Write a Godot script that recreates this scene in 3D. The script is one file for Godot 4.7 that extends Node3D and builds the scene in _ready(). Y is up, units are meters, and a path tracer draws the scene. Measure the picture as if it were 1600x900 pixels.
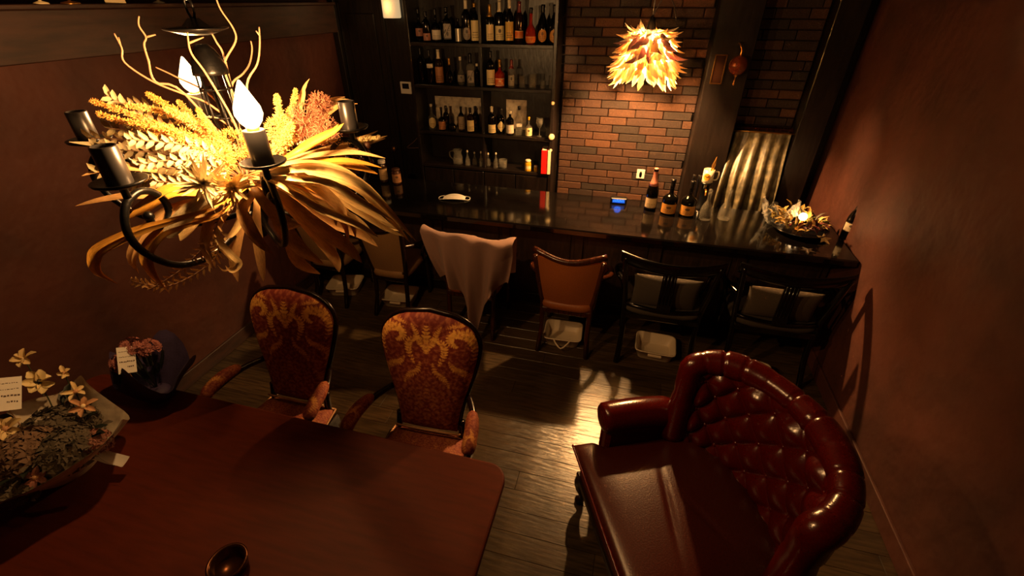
extends Node3D

# ---------------------------------------------------------------- view
const EYE := Vector3(0.0, 2.3, 0.0)
var view_basis: Basis
var M := {}
var taken := {}
var rng := RandomNumberGenerator.new()

func ray(x: float, y: float) -> Vector3:
	return view_basis * Vector3(x - 800.0, 450.0 - y, -700.0)
func aty(x: float, y: float, h: float) -> Vector3:      # where that sight line meets height h
	var d := ray(x, y)
	return EYE + d * ((h - EYE.y) / d.y)
func atz(x: float, y: float, z: float) -> Vector3:      # where it meets the wall plane z
	var d := ray(x, y)
	return EYE + d * (z / d.z)
func atx(x: float, y: float, wx: float) -> Vector3:
	var d := ray(x, y)
	return EYE + d * (wx / d.x)

func _ready():
	rng.seed = 4711
	# camera
	view_basis = Basis.from_euler(Vector3(deg_to_rad(-32.74), deg_to_rad(14.8), 0.0))
	var cam := Camera3D.new()
	cam.name = "camera"
	cam.fov = rad_to_deg(2.0 * atan(450.0 / 700.0))
	cam.near = 0.05
	cam.far = 50.0
	cam.transform = Transform3D(view_basis, EYE)
	add_child(cam)
	cam.current = true
	# surroundings of the closed room: a dark night
	var we := WorldEnvironment.new()
	we.name = "environment"
	var env := Environment.new()
	env.background_mode = Environment.BG_COLOR
	env.background_color = Color(0.0, 0.0, 0.0)
	env.tonemap_mode = Environment.TONE_MAPPER_LINEAR
	env.tonemap_exposure = 1.0
	env.sdfgi_enabled = true
	env.ssao_enabled = true
	env.ssil_enabled = true
	we.environment = env
	add_child(we)
	make_materials()
	room()
	bar()
	back_shelf()
	pendant()
	table()
	armchair()
	for c in brocade_spots(): brocade_chair(c)
	bar_chairs()
	chandelier()
	dried_flowers()
	bottles_on_shelves()
	counter_things()
	bouquets()
	wall_things()

# ---------------------------------------------------------------- node helpers
func numbered(called: String) -> String:
	if not taken.has(called):
		taken[called] = 0
		return called
	taken[called] += 1
	return "%s_%03d" % [called, taken[called]]
func tag(o: Node, label := "", category := "", group := "", kind := ""):
	if label != "": o.set_meta("label", label)
	if category != "": o.set_meta("category", category)
	if group != "": o.set_meta("group", group)
	if kind != "": o.set_meta("kind", kind)
	return o
func thing(called: String, label: String, category: String, at := Vector3.ZERO, turn := 0.0, group := "") -> Node3D:
	var o := Node3D.new()
	o.name = numbered(called)
	add_child(o)
	o.position = at
	o.rotation.y = turn
	tag(o, label, category, group)
	return o
func node(called: String, mesh: Mesh, m: Material, parent: Node, at := Vector3.ZERO) -> MeshInstance3D:
	var o := MeshInstance3D.new()
	o.name = called
	o.mesh = mesh
	o.material_override = m
	o.cast_shadow = GeometryInstance3D.SHADOW_CASTING_SETTING_ON
	parent.add_child(o, true)
	o.position = at
	return o
func part(called: String, st: SurfaceTool, m: Material, parent: Node, at := Vector3.ZERO) -> MeshInstance3D:
	return node(called, fin(st), m, parent, at)
func single(called: String, st: SurfaceTool, m: Material, label: String, category: String, at := Vector3.ZERO, turn := 0.0, group := "") -> MeshInstance3D:
	var o := node(numbered(called), fin(st), m, self, at)
	o.rotation.y = turn
	tag(o, label, category, group)
	return o
func struct(called: String, st: SurfaceTool, m: Material) -> MeshInstance3D:
	var o := node(numbered(called), fin(st), m, self)
	tag(o, "", "", "", "structure")
	return o

# ---------------------------------------------------------------- mesh helpers
func S(smooth := true) -> SurfaceTool:
	var st := SurfaceTool.new()
	st.begin(Mesh.PRIMITIVE_TRIANGLES)
	st.set_smooth_group(1 if smooth else -1)
	return st
func fin(st: SurfaceTool) -> ArrayMesh:
	st.generate_normals()
	return st.commit()
func tri(st: SurfaceTool, a: Vector3, b: Vector3, c: Vector3, ua := Vector2.ZERO, ub := Vector2.ZERO, uc := Vector2.ZERO):
	# a b c counter-clockwise seen from outside; Godot's fronts run clockwise
	st.set_uv(ua); st.add_vertex(a)
	st.set_uv(uc); st.add_vertex(c)
	st.set_uv(ub); st.add_vertex(b)
func quad(st: SurfaceTool, a: Vector3, b: Vector3, c: Vector3, d: Vector3):
	tri(st, a, b, c, Vector2(0, 0), Vector2(1, 0), Vector2(1, 1))
	tri(st, a, c, d, Vector2(0, 0), Vector2(1, 1), Vector2(0, 1))
func grid(st: SurfaceTool, nu: int, nv: int, f: Callable, flip := false, uvf = null):
	var p := []
	for j in nv + 1:
		var row := PackedVector3Array()
		for i in nu + 1: row.append(f.call(float(i) / nu, float(j) / nv))
		p.append(row)
	for j in nv:
		for i in nu:
			var a: Vector3 = p[j][i]; var b: Vector3 = p[j][i + 1]; var c: Vector3 = p[j + 1][i + 1]; var d: Vector3 = p[j + 1][i]
			var ua := Vector2(float(i) / nu, 1.0 - float(j) / nv); var ub := Vector2(float(i + 1) / nu, ua.y)
			var ud := Vector2(ua.x, 1.0 - float(j + 1) / nv); var uc := Vector2(ub.x, ud.y)
			if uvf != null:
				ua = uvf.call(a); ub = uvf.call(b); uc = uvf.call(c); ud = uvf.call(d)
			if flip:
				tri(st, a, c, b, ua, uc, ub); tri(st, a, d, c, ua, ud, uc)
			else:
				tri(st, a, b, c, ua, ub, uc); tri(st, a, c, d, ua, uc, ud)
func lathe(st: SurfaceTool, prof: Array, n := 16, at := Vector3.ZERO, b := Basis.IDENTITY):
	var m := prof.size() - 1
	grid(st, n, m, func(u, v):
		var q: Vector2 = prof[int(round(v * m))]
		var a: float = u * TAU if u < 0.9999 else 0.0
		return at + b * Vector3(q.x * cos(a), q.y, -q.x * sin(a)))
func tube(st: SurfaceTool, pts: Array, rad, n := 8):
	var k := pts.size()
	var rings := []
	var t0: Vector3 = (pts[1] - pts[0]).normalized()
	var nrm := t0.cross(Vector3.UP)
	if nrm.length() < 0.05: nrm = t0.cross(Vector3.RIGHT)
	nrm = nrm.normalized()
	for i in k:
		var t: Vector3 = (pts[min(i + 1, k - 1)] - pts[max(i - 1, 0)]).normalized()
		nrm = (nrm - t * nrm.dot(t)).normalized()
		var bi := t.cross(nrm)
		var r: float = rad[i] if rad is Array else rad
		var ring := PackedVector3Array()
		for j in n:
			var a := TAU * j / n
			ring.append(pts[i] + (nrm * cos(a) + bi * sin(a)) * r)
		rings.append(ring)
	for i in k - 1:
		for j in n:
			var j2 := (j + 1) % n
			var v0 := float(i) / (k - 1); var v1 := float(i + 1) / (k - 1)
			tri(st, rings[i][j], rings[i][j2], rings[i + 1][j2], Vector2(float(j) / n, v0), Vector2(float(j + 1) / n, v0), Vector2(float(j + 1) / n, v1))
			tri(st, rings[i][j], rings[i + 1][j2], rings[i + 1][j], Vector2(float(j) / n, v0), Vector2(float(j + 1) / n, v1), Vector2(float(j) / n, v1))
	for j in n:
		var j2 := (j + 1) % n
		tri(st, pts[0], rings[0][j2], rings[0][j])
		tri(st, pts[k - 1], rings[k - 1][j], rings[k - 1][j2])
func bez(pts: Array, n := 6) -> Array:       # Catmull-Rom through the points
	var out := []
	var k := pts.size()
	for i in k - 1:
		var p0: Vector3 = pts[max(i - 1, 0)]; var p1: Vector3 = pts[i]; var p2: Vector3 = pts[i + 1]; var p3: Vector3 = pts[min(i + 2, k - 1)]
		for j in n:
			out.append(p1.cubic_interpolate(p2, p0, p3, float(j) / n))
	out.append(pts[k - 1])
	return out
func box(st: SurfaceTool, c: Vector3, s: Vector3, bev := 0.004, b := Basis.IDENTITY):
	st.set_smooth_group(-1)
	var h := s * 0.5
	bev = min(bev, min(h.x, min(h.y, h.z)) * 0.9)
	var P := func(ax: int, sx: int, sy: int, sz: int) -> Vector3:
		var q := Vector3(sx * (h.x - bev), sy * (h.y - bev), sz * (h.z - bev))
		q[ax] += bev * [sx, sy, sz][ax]
		return c + b * q
	var out := func(pts: Array, dir: Vector3):
		var nn: Vector3 = (pts[1] - pts[0]).cross(pts[2] - pts[0])
		if nn.dot(b * dir) < 0.0: pts.reverse()
		for i in range(1, pts.size() - 1): tri(st, pts[0], pts[i], pts[i + 1], Vector2(0, 0), Vector2(1, 0), Vector2(1, 1))
	for sgn in [-1, 1]:
		out.call([P.call(0, sgn, -1, -1), P.call(0, sgn, 1, -1), P.call(0, sgn, 1, 1), P.call(0, sgn, -1, 1)], Vector3(sgn, 0, 0))
		out.call([P.call(1, -1, sgn, -1), P.call(1, 1, sgn, -1), P.call(1, 1, sgn, 1), P.call(1, -1, sgn, 1)], Vector3(0, sgn, 0))
		out.call([P.call(2, -1, -1, sgn), P.call(2, 1, -1, sgn), P.call(2, 1, 1, sgn), P.call(2, -1, 1, sgn)], Vector3(0, 0, sgn))
		for s2 in [-1, 1]:
			out.call([P.call(0, sgn, s2, -1), P.call(0, sgn, s2, 1), P.call(1, sgn, s2, 1), P.call(1, sgn, s2, -1)], Vector3(sgn, s2, 0))
			out.call([P.call(0, sgn, -1, s2), P.call(0, sgn, 1, s2), P.call(2, sgn, 1, s2), P.call(2, sgn, -1, s2)], Vector3(sgn, 0, s2))
			out.call([P.call(1, -1, sgn, s2), P.call(1, 1, sgn, s2), P.call(2, 1, sgn, s2), P.call(2, -1, sgn, s2)], Vector3(0, sgn, s2))
			for s3 in [-1, 1]:
				out.call([P.call(0, sgn, s2, s3), P.call(1, sgn, s2, s3), P.call(2, sgn, s2, s3)], Vector3(sgn, s2, s3))
func bx(x0: float, y0: float, z0: float, x1: float, y1: float, z1: float, bev := 0.004) -> SurfaceTool:
	var st := S(false)
	box(st, Vector3(x0 + x1, y0 + y1, z0 + z1) * 0.5, Vector3(x1 - x0, y1 - y0, z1 - z0), bev)
	return st
func ball(st: SurfaceTool, c: Vector3, r: Vector3, nu := 12, nv := 8, e := 1.0, b := Basis.IDENTITY):
	# e < 1 squares it up: a cushion
	var sp := func(x: float) -> float: return sign(x) * pow(abs(x), e)
	grid(st, nu, nv, func(u, v):
		var a: float = u * TAU if u < 0.9999 else 0.0
		var w: float = (v - 0.5) * PI
		return c + b * Vector3(r.x * sp.call(cos(w)) * sp.call(cos(a)), r.y * sp.call(sin(w)), -r.z * sp.call(cos(w)) * sp.call(sin(a))))
func prism(st: SurfaceTool, o: Array, y0: float, y1: float, bev := 0.01):
	# o: outline in x,z; a slab with rounded upper edge
	var k := o.size()
	var cen := Vector2.ZERO
	for q in o: cen += q / k
	var area := 0.0
	for i in k: area += o[i].cross(o[(i + 1) % k])
	if area > 0.0: o.reverse()          # so that the sides face out
	var ring := func(inset: float, y: float) -> Array:
		var r := []
		for i in k:
			var a: Vector2 = o[(i + k - 1) % k]; var c: Vector2 = o[(i + 1) % k]
			var t := (c - a).normalized()
			var nn := Vector2(-t.y, t.x)
			if nn.dot(cen - o[i]) < 0.0: nn = -nn
			var q: Vector2 = o[i] + nn * inset
			r.append(Vector3(q.x, y, q.y))
		return r
	var rr := [ring.call(bev, y0), ring.call(0.0, y0 + bev), ring.call(0.0, y1 - bev), ring.call(bev * 0.3, y1 - bev * 0.3), ring.call(bev, y1)]
	for l in rr.size() - 1:
		for i in k:
			var i2 := (i + 1) % k
			quad(st, rr[l][i], rr[l][i2], rr[l + 1][i2], rr[l + 1][i])
	for i in k:
		var i2 := (i + 1) % k
		tri(st, Vector3(cen.x, y1, cen.y), rr[4][i], rr[4][i2])
		tri(st, Vector3(cen.x, y0, cen.y), rr[0][i2], rr[0][i])
func ribbon(st: SurfaceTool, pts: Array, wid: Array, nrm: Vector3, dish := 0.25, th := 0.0012):
	# a strap leaf: five points across, cupped by dish, with a little thickness
	var k := pts.size()
	var top := []; var low := []
	for i in k:
		var t: Vector3 = (pts[min(i + 1, k - 1)] - pts[max(i - 1, 0)]).normalized()
		var sd := t.cross(nrm)
		if sd.length() < 0.05: sd = t.cross(Vector3(0.3, 0.8, 0.5))
		sd = sd.normalized()
		var nn := sd.cross(t).normalized()
		var w: float = wid[i] if i < wid.size() else wid[-1]
		var a := PackedVector3Array(); var b := PackedVector3Array()
		for j in 5:
			var s := (j - 2) * 0.5
			var q: Vector3 = pts[i] + sd * s * w + nn * (s * s * dish * w)
			a.append(q + nn * th * 0.5); b.append(q - nn * th * 0.5)
		top.append(a); low.append(b)
	for i in k - 1:
		for j in 4:
			var u := func(x, y): return Vector2(float(x) / 4.0, float(y) / (k - 1))
			tri(st, top[i][j], top[i][j + 1], top[i + 1][j + 1], u.call(j, i), u.call(j + 1, i), u.call(j + 1, i + 1))
			tri(st, top[i][j], top[i + 1][j + 1], top[i + 1][j], u.call(j, i), u.call(j + 1, i + 1), u.call(j, i + 1))
			tri(st, low[i][j], low[i + 1][j + 1], low[i][j + 1], u.call(j, i), u.call(j + 1, i + 1), u.call(j + 1, i))
			tri(st, low[i][j], low[i + 1][j], low[i + 1][j + 1], u.call(j, i), u.call(j, i + 1), u.call(j + 1, i + 1))
func taper(n: int, w: float, peak := 0.4, tip := 0.03) -> Array:
	var out := []
	for i in n:
		var t := float(i) / (n - 1)
		var s := sin(PI * pow(t, log(0.5) / log(peak)))
		out.append(w * max(tip, s))
	return out

# ---------------------------------------------------------------- materials
func noise_image(size: int, freq: float, sd: int, oct := 4) -> Image:
	var n := FastNoiseLite.new()
	n.noise_type = FastNoiseLite.TYPE_SIMPLEX_SMOOTH
	n.frequency = freq
	n.seed = sd
	n.fractal_octaves = oct
	return n.get_seamless_image(size, size)
func ramp_tex(im: Image, a: Color, b: Color, c: Color) -> ImageTexture:
	var w := im.get_width(); var h := im.get_height()
	var o := Image.create(w, h, false, Image.FORMAT_RGB8)
	for y in h:
		for x in w:
			var t := im.get_pixel(x, y).r
			o.set_pixel(x, y, a.lerp(b, t * 2.0) if t < 0.5 else b.lerp(c, t * 2.0 - 1.0))
	return ImageTexture.create_from_image(o)
func bump_tex(im: Image, k: float) -> ImageTexture:
	var o: Image = im.duplicate()
	o.convert(Image.FORMAT_RGBA8)
	o.bump_map_to_normal_map(k)
	return ImageTexture.create_from_image(o)
func mat(c: Color, rough := 0.6, metal := 0.0) -> StandardMaterial3D:
	var m := StandardMaterial3D.new()
	m.albedo_color = c
	m.roughness = rough
	m.metallic = metal
	return m
func tri_mat(tex: Texture2D, scale: Vector3, rough := 0.6, bump: Texture2D = null, bs := 1.0, tint := Color.WHITE) -> StandardMaterial3D:
	var m := mat(tint, rough)
	m.albedo_texture = tex
	m.uv1_triplanar = true
	m.uv1_world_triplanar = true
	m.uv1_scale = scale
	if bump:
		m.normal_enabled = true
		m.normal_texture = bump
		m.normal_scale = bs
	return m
func glass(c: Color, alpha: float) -> StandardMaterial3D:
	var m := mat(Color(c.r, c.g, c.b, alpha), 0.03)
	m.transparency = BaseMaterial3D.TRANSPARENCY_ALPHA
	return m
func leaf_mat(c: Color, back := 0.35, rough := 0.65, tex: Texture2D = null) -> StandardMaterial3D:
	var m := mat(c, rough)
	m.backlight_enabled = true
	m.backlight = Color(c.r * back, c.g * back, c.b * back)
	if tex: m.albedo_texture = tex
	return m
func make_materials():
	var n1 := noise_image(256, 0.02, 1, 5)
	var n2 := noise_image(256, 0.012, 2, 4)
	var n3 := noise_image(256, 0.06, 3, 3)
	var b3 := bump_tex(n3, 3.0)
	var b1 := bump_tex(n1, 4.0)
	var wood := ramp_tex(n1, Color(0.55, 0.55, 0.55), Color(0.85, 0.85, 0.85), Color(1, 1, 1))
	var blotch := ramp_tex(n2, Color(0.72, 0.70, 0.70), Color(0.9, 0.9, 0.9), Color(1, 1, 1))
	var fine := ramp_tex(n3, Color(0.7, 0.7, 0.7), Color(0.88, 0.88, 0.88), Color(1, 1, 1))
	M.leafvein = fine
	M.fine = fine
	M.b3 = b3
	M.floor = []
	for c in [Color(0.31, 0.245, 0.165), Color(0.285, 0.225, 0.15), Color(0.33, 0.26, 0.175), Color(0.30, 0.24, 0.16)]:
		M.floor.append(tri_mat(wood, Vector3(0.7, 3, 9), 0.30, b1, 0.25, c))
	M.joint = mat(Color(0.09, 0.07, 0.05), 0.9)
	M.wall = tri_mat(blotch, Vector3(0.6, 0.5, 0.6), 0.72, b3, 0.25, Color(0.31, 0.145, 0.085))
	M.ceil = tri_mat(blotch, Vector3(0.6, 0.5, 0.6), 0.9, null, 1.0, Color(0.15, 0.11, 0.09))
	M.dark = tri_mat(wood, Vector3(5, 0.7, 5), 0.38, b1, 0.15, Color(0.10, 0.065, 0.05))
	M.darkx = tri_mat(wood, Vector3(0.7, 5, 5), 0.38, b1, 0.15, Color(0.10, 0.065, 0.05))
	M.beam = tri_mat(wood, Vector3(5, 4, 0.7), 0.55, b1, 0.15, Color(0.24, 0.14, 0.10))
	M.counter = tri_mat(blotch, Vector3(1, 1, 1), 0.09, null, 1.0, Color(0.055, 0.042, 0.036))
	M.barfront = tri_mat(wood, Vector3(5, 0.7, 5), 0.5, b1, 0.15, Color(0.21, 0.14, 0.10))
	M.mortar = tri_mat(fine, Vector3(4, 4, 4), 0.95, b3, 0.6, Color(0.13, 0.08, 0.055))
	M.brick = []
	for c in [Color(0.29, 0.17, 0.095), Color(0.25, 0.14, 0.08), Color(0.155, 0.10, 0.07), Color(0.22, 0.125, 0.075), Color(0.33, 0.195, 0.105), Color(0.18, 0.11, 0.07)]:
		M.brick.append(tri_mat(fine, Vector3(5, 5, 5), 0.8, b3, 0.8, c))
	M.table = tri_mat(ramp_tex(n1, Color(0.84, 0.84, 0.84), Color(0.94, 0.94, 0.94), Color(1, 1, 1)), Vector3(0.8, 4, 7), 0.58, b1, 0.03, Color(0.36, 0.14, 0.055))
	M.table.metallic_specular = 0.3
	M.chairwood = tri_mat(wood, Vector3(6, 1, 6), 0.25, null, 1.0, Color(0.12, 0.06, 0.04))
	M.brownwood = tri_mat(wood, Vector3(6, 1, 6), 0.22, null, 1.0, Color(0.26, 0.12, 0.06))
	M.blackwood = tri_mat(wood, Vector3(6, 1, 6), 0.16, null, 1.0, Color(0.045, 0.03, 0.028))
	M.orange = tri_mat(fine, Vector3(9, 9, 9), 0.5, b3, 0.5, Color(0.60, 0.33, 0.14))
	M.tan = tri_mat(fine, Vector3(9, 9, 9), 0.6, b3, 0.5, Color(0.62, 0.47, 0.30))
	M.leather = tri_mat(fine, Vector3(7, 7, 7), 0.22, b3, 0.18, Color(0.31, 0.035, 0.016))
	M.leatherseat = tri_mat(fine, Vector3(7, 7, 7), 0.33, b3, 0.25, Color(0.26, 0.075, 0.035))
	M.grey = tri_mat(fine, Vector3(14, 14, 14), 0.95, b3, 0.8, Color(0.27, 0.235, 0.195))
	M.fur = tri_mat(fine, Vector3(20, 5, 20), 0.95, b3, 1.0, Color(0.33, 0.28, 0.225))
	M.blanket = tri_mat(fine, Vector3(16, 16, 16), 0.95, b3, 0.8, Color(0.60, 0.47, 0.42))
	M.blanket.rim_enabled = true
	M.blanket.rim = 0.5
	M.plastic = mat(Color(0.80, 0.73, 0.62), 0.45)
	M.iron = tri_mat(fine, Vector3(6, 6, 6), 0.35, b3, 0.15, Color(0.075, 0.07, 0.072))
	M.iron.metallic = 0.6
	M.sleeve = mat(Color(0.20, 0.19, 0.19), 0.32, 0.55)
	M.brass = mat(Color(0.72, 0.52, 0.25), 0.3, 0.9)
	M.white = mat(Color(0.86, 0.84, 0.80), 0.6)
	M.cream = mat(Color(0.88, 0.80, 0.62), 0.6)
	M.black = mat(Color(0.03, 0.028, 0.028), 0.3)
	M.paper = tri_mat(blotch, Vector3(5, 5, 5), 0.8, b3, 0.2, Color(0.90, 0.84, 0.74))
	M.purple = tri_mat(blotch, Vector3(5, 5, 5), 0.7, b3, 0.3, Color(0.25, 0.195, 0.33))
	M.bulb = mat(Color(1, 0.9, 0.75), 0.3)
	M.bulb.emission_enabled = true
	M.bulb.emission = Color(1.0, 0.86, 0.64)
	M.bulb.emission_energy_multiplier = 5.0
	M.feather = []
	for c in [Color(0.98, 0.95, 0.88), Color(0.97, 0.91, 0.78), Color(0.95, 0.85, 0.68)]:
		M.feather.append(leaf_mat(c, 0.95, 0.8))
	M.pinkfeather = leaf_mat(Color(0.62, 0.42, 0.42), 0.5, 0.8)
	M.brocade = mat(Color.WHITE, 0.75)
	M.brocade.albedo_texture = brocade_texture()
	M.brocade.normal_enabled = true
	M.brocade.normal_texture = b3
	M.brocade.normal_scale = 0.3
	M.brocade2 = tri_mat(M.brocade.albedo_texture, Vector3(3.2, 3.2, 3.2), 0.75)
	M.braid = mat(Color(0.74, 0.55, 0.38), 0.7)
	M.curtain = tri_mat(ramp_tex(noise_image(256, 0.03, 9, 3), Color(0.17, 0.16, 0.12), Color(0.36, 0.33, 0.25), Color(0.66, 0.60, 0.46)), Vector3(2.4, 1.5, 2.4), 0.36, b3, 0.2)

func brocade_texture() -> ImageTexture:
	# a woven damask: gold acanthus scrolls, mirrored left and right, on wine red
	var w := 256; var h := 352
	var im := Image.create(w, h, false, Image.FORMAT_RGB8)
	var nz := FastNoiseLite.new()
	nz.seed = 5; nz.frequency = 0.035; nz.fractal_octaves = 3
	var strokes := []
	# acanthus leaves: a backbone with lobes on both sides; [points, width, strength]
	for lf in [
		[[[22, 128], [12, 84], [30, 50], [62, 44], [70, 66], [54, 78]], 12.0, 1.0], [[[98, 138], [84, 104], [86, 76], [106, 64], [110, 82]], 9.0, 1.0], [[[128, 108], [128, 70], [128, 28]], 13.0, 1.0],
		[[[126, 100], [112, 72], [102, 46], [92, 28]], 7.0, 1.0], [[[72, 122], [60, 142], [40, 152], [22, 174], [30, 196]], 9.0, 0.9], [[[112, 132], [104, 160], [82, 178], [72, 200]], 8.0, 0.8], [[[40, 26], [58, 22], [80, 30]], 6.0, 0.8],
		[[[8, 150], [14, 190], [34, 216]], 7.0, 0.7], [[[128, 200], [128, 240]], 10.0, 0.3], [[[64, 224], [44, 256], [54, 290]], 10.0, 0.3], [[[104, 212], [112, 252], [96, 282]], 9.0, 0.28], [[[20, 250], [30, 290], [60, 320]], 10.0, 0.3], [[[128, 270], [128, 330]], 11.0, 0.28], [[[90, 300], [74, 330]], 8.0, 0.28]]:
		var bb := []
		for q in lf[0]: bb.append(Vector3(q[0], q[1], 0))
		bb = bez(bb, 9)
		var kk: int = bb.size()
		for i in kk:
			var t := float(i) / (kk - 1)
			var tg: Vector3 = (bb[min(i + 1, kk - 1)] - bb[max(i - 1, 0)]).normalized()
			var sd := Vector3(-tg.y, tg.x, 0)
			var wd: float = lf[1] * (0.35 + 0.65 * sin(PI * pow(t, 0.8)))
			strokes.append([Vector2(bb[i].x, bb[i].y), 2.2, lf[2]])
			if i % 2 == 1:
				for s2 in [-1.0, 1.0]:
					for k2 in 4:
						var q: Vector3 = bb[i] + (sd * s2 * 0.85 + tg * 0.5) * wd * (0.35 + 0.22 * k2)
						strokes.append([Vector2(q.x, q.y), wd * (0.40 - 0.05 * k2) + 0.5, lf[2]])
	var cell := {}
	for s in strokes:
		var p: Vector2 = s[0]
		for yy in range(int(p.y - s[1] - 1), int(p.y + s[1] + 2)):
			for xx in range(int(p.x - s[1] - 1), int(p.x + s[1] + 2)):
				var d: float = s[1] - p.distance_to(Vector2(xx, yy))
				if d > 0.0: cell[Vector2i(xx, yy)] = max(cell.get(Vector2i(xx, yy), 0.0), min(1.0, d * 0.8) * s[2])
	for y in h:
		for x in w:
			var mx: int = x if x < 128 else 255 - x
			var g: float = cell.get(Vector2i(mx, y), 0.0)
			var n := nz.get_noise_2d(mx * 2.2, y * 2.2)
			var worn := clampf(1.0 + n * 0.9, 0.25, 1.0)
			var base := Color(0.46, 0.135, 0.085).lerp(Color(0.66, 0.37, 0.23), clampf(0.30 + n * 1.3 + 0.25 * smoothstep(120.0, 220.0, float(y)), 0.0, 1.0))
			var c := base.lerp(Color(0.95, 0.70, 0.32), g * worn)
			var weave := 0.92 + 0.08 * ((x + y) % 2)
			im.set_pixel(x, y, Color(c.r * weave, c.g * weave, c.b * weave))
	return ImageTexture.create_from_image(im)
func print_texture(paper: Color, ink: Color, style: int) -> ImageTexture:
	# the blurred print of a bottle label: a border, a mark and lines too small to read
	var im := Image.create(64, 64, false, Image.FORMAT_RGB8)
	im.fill(paper)
	var r := RandomNumberGenerator.new()
	r.seed = 100 + style
	if style % 3 == 0:
		im.fill_rect(Rect2i(0, 0, 64, 5), ink); im.fill_rect(Rect2i(0, 59, 64, 5), ink)
	if style % 2 == 0:
		for y in 64:
			for x in 64:
				if Vector2(x, y).distance_to(Vector2(32, 22)) < 9.0: im.set_pixel(x, y, ink.lerp(paper, 0.25))
	for k in range(3):
		var y := 36 + k * 8
		var x := 8 + r.randi() % 8
		while x < 54:
			var l := 2 + r.randi() % 6
			im.fill_rect(Rect2i(x, y, l, 3), ink.lerp(paper, 0.35))
			x += l + 2
	return ImageTexture.create_from_image(im)

# ---------------------------------------------------------------- the room
const XL := -2.8
const XR := 1.52
const ZB := -4.3
const ZF := 1.5
const TOP := 2.75
func room():
	var fl := struct("floor", bx(XL - 0.1, -0.12, ZB - 0.1, XR + 0.1, -0.012, ZF + 0.1, 0.0), M.joint)
	var r := RandomNumberGenerator.new()
	r.seed = 8
	var z := ZF
	var row := 0
	while z > ZB + 0.02:
		var x: float = XL - r.randf() * 1.2
		while x < XR:
			var l := 1.5 + r.randf() * 0.5
			var a: float = max(x, XL); var b: float = min(x + l, XR)
			if b - a > 0.02:
				part("plank", bx(a + 0.0008, -0.012, max(z - 0.118, ZB), b - 0.0008, r.randf() * 0.0005, z - 0.0008, 0.0012), M.floor[r.randi() % 4], fl)
			x += l
		z -= 0.118
		row += 1
	struct("ceiling", bx(XL - 0.1, TOP, ZB - 0.1, XR + 0.1, TOP + 0.1, ZF + 0.1, 0.0), M.ceil)
	struct("wall_left", bx(XL - 0.1, 0, ZB - 0.1, XL, TOP, ZF + 0.1, 0.0), M.wall)
	struct("wall_right", bx(XR, 0, ZB - 0.1, XR + 0.1, TOP, ZF + 0.1, 0.0), M.wall)
	struct("wall_front", bx(XL, 0, ZF, XR, TOP, ZF + 0.1, 0.0), M.wall)
	struct("baseboard_left", bx(XL, 0, ZB, XL + 0.018, 0.11, ZF, 0.004), M.beam)
	struct("baseboard_right", bx(XR - 0.018, 0, -3.2, XR, 0.11, ZF, 0.004), M.wall)
	# the plate ledge along the left wall: a fascia board under a thin top board
	var led := struct("trim_1", bx(XL, 2.06, -4.0, XL + 0.16, 2.265, ZF, 0.005), M.beam)
	part("ledge_top", bx(XL, 2.265, -4.0, XL + 0.18, 2.284, ZF, 0.003), M.beam, led)
	# back wall: plaster backing, brick slips, dark posts
	var bw := struct("wall_back", bx(XL, 0, ZB - 0.1, XR, TOP, -4.235, 0.0), M.mortar)
	var meshes := []
	for k in 3: meshes.append(null)
	var brick_w := 0.232; var brick_h := 0.068
	var y := 0.62
	row = 0
	while y < 2.7:
		for seg in [[-0.655, 0.47], [0.765, 1.23]]:
			if seg[0] > 0.5 and y < 1.30: continue
			var x: float = seg[0] - (0.116 if row % 2 else 0.0) - (0.05 if row % 3 == 0 else 0.0)
			while x < seg[1]:
				var a: float = max(x, seg[0]); var b: float = min(x + brick_w, seg[1])
				if b - a > 0.02:
					var pick := [0, 1, 1, 3, 3, 2, 5, 4, 2, 0]
					part("brick", bx(a + 0.003, y + 0.003, -4.24, b - 0.003, y + brick_h - 0.003, -4.205 + r.randf() * 0.008, 0.004), M.brick[pick[r.randi() % 10]], bw)
				x += brick_w
		y += brick_h
		row += 1
	struct("trim_2", bx(0.47, 0, -4.3, 0.765, TOP, -3.99, 0.006), M.dark)          # pillar between brick and curtain
	struct("trim_3", bx(1.235, 0, -4.3, 1.425, TOP, -4.06, 0.006), M.dark)         # post beside the curtain
	var pan := struct("trim_4", bx(-2.28, 0, -4.3, -1.985, TOP, -4.16, 0.006), M.dark)
	part("moulding", bx(-2.29, 0, -4.16, -2.255, TOP, -4.135, 0.006), M.dark, pan)
	# a dark polished door in the far left corner
	var dr := struct("door_1", bx(-2.74, 0.0, -4.28, -2.30, 2.35, -4.2, 0.004), M.dark)
	for p in [[0.15, 1.0], [1.1, 2.2]]:
		part("door_panel", bx(-2.66, p[0], -4.2, -2.38, p[1], -4.185, 0.012), M.dark, dr)
	part("door_frame", bx(-2.80, 0, -4.28, -2.74, 2.42, -4.15, 0.005), M.dark, dr)
	var kn := S()
	lathe(kn, [Vector2(0, 0), Vector2(0.012, 0), Vector2(0.01, 0.025), Vector2(0.022, 0.035), Vector2(0.024, 0.05), Vector2(0, 0.06)], 12, Vector3(-2.345, 1.02, -4.2), Basis(Vector3.RIGHT, PI / 2))
	part("door_knob", kn, M.brass, dr)

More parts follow.
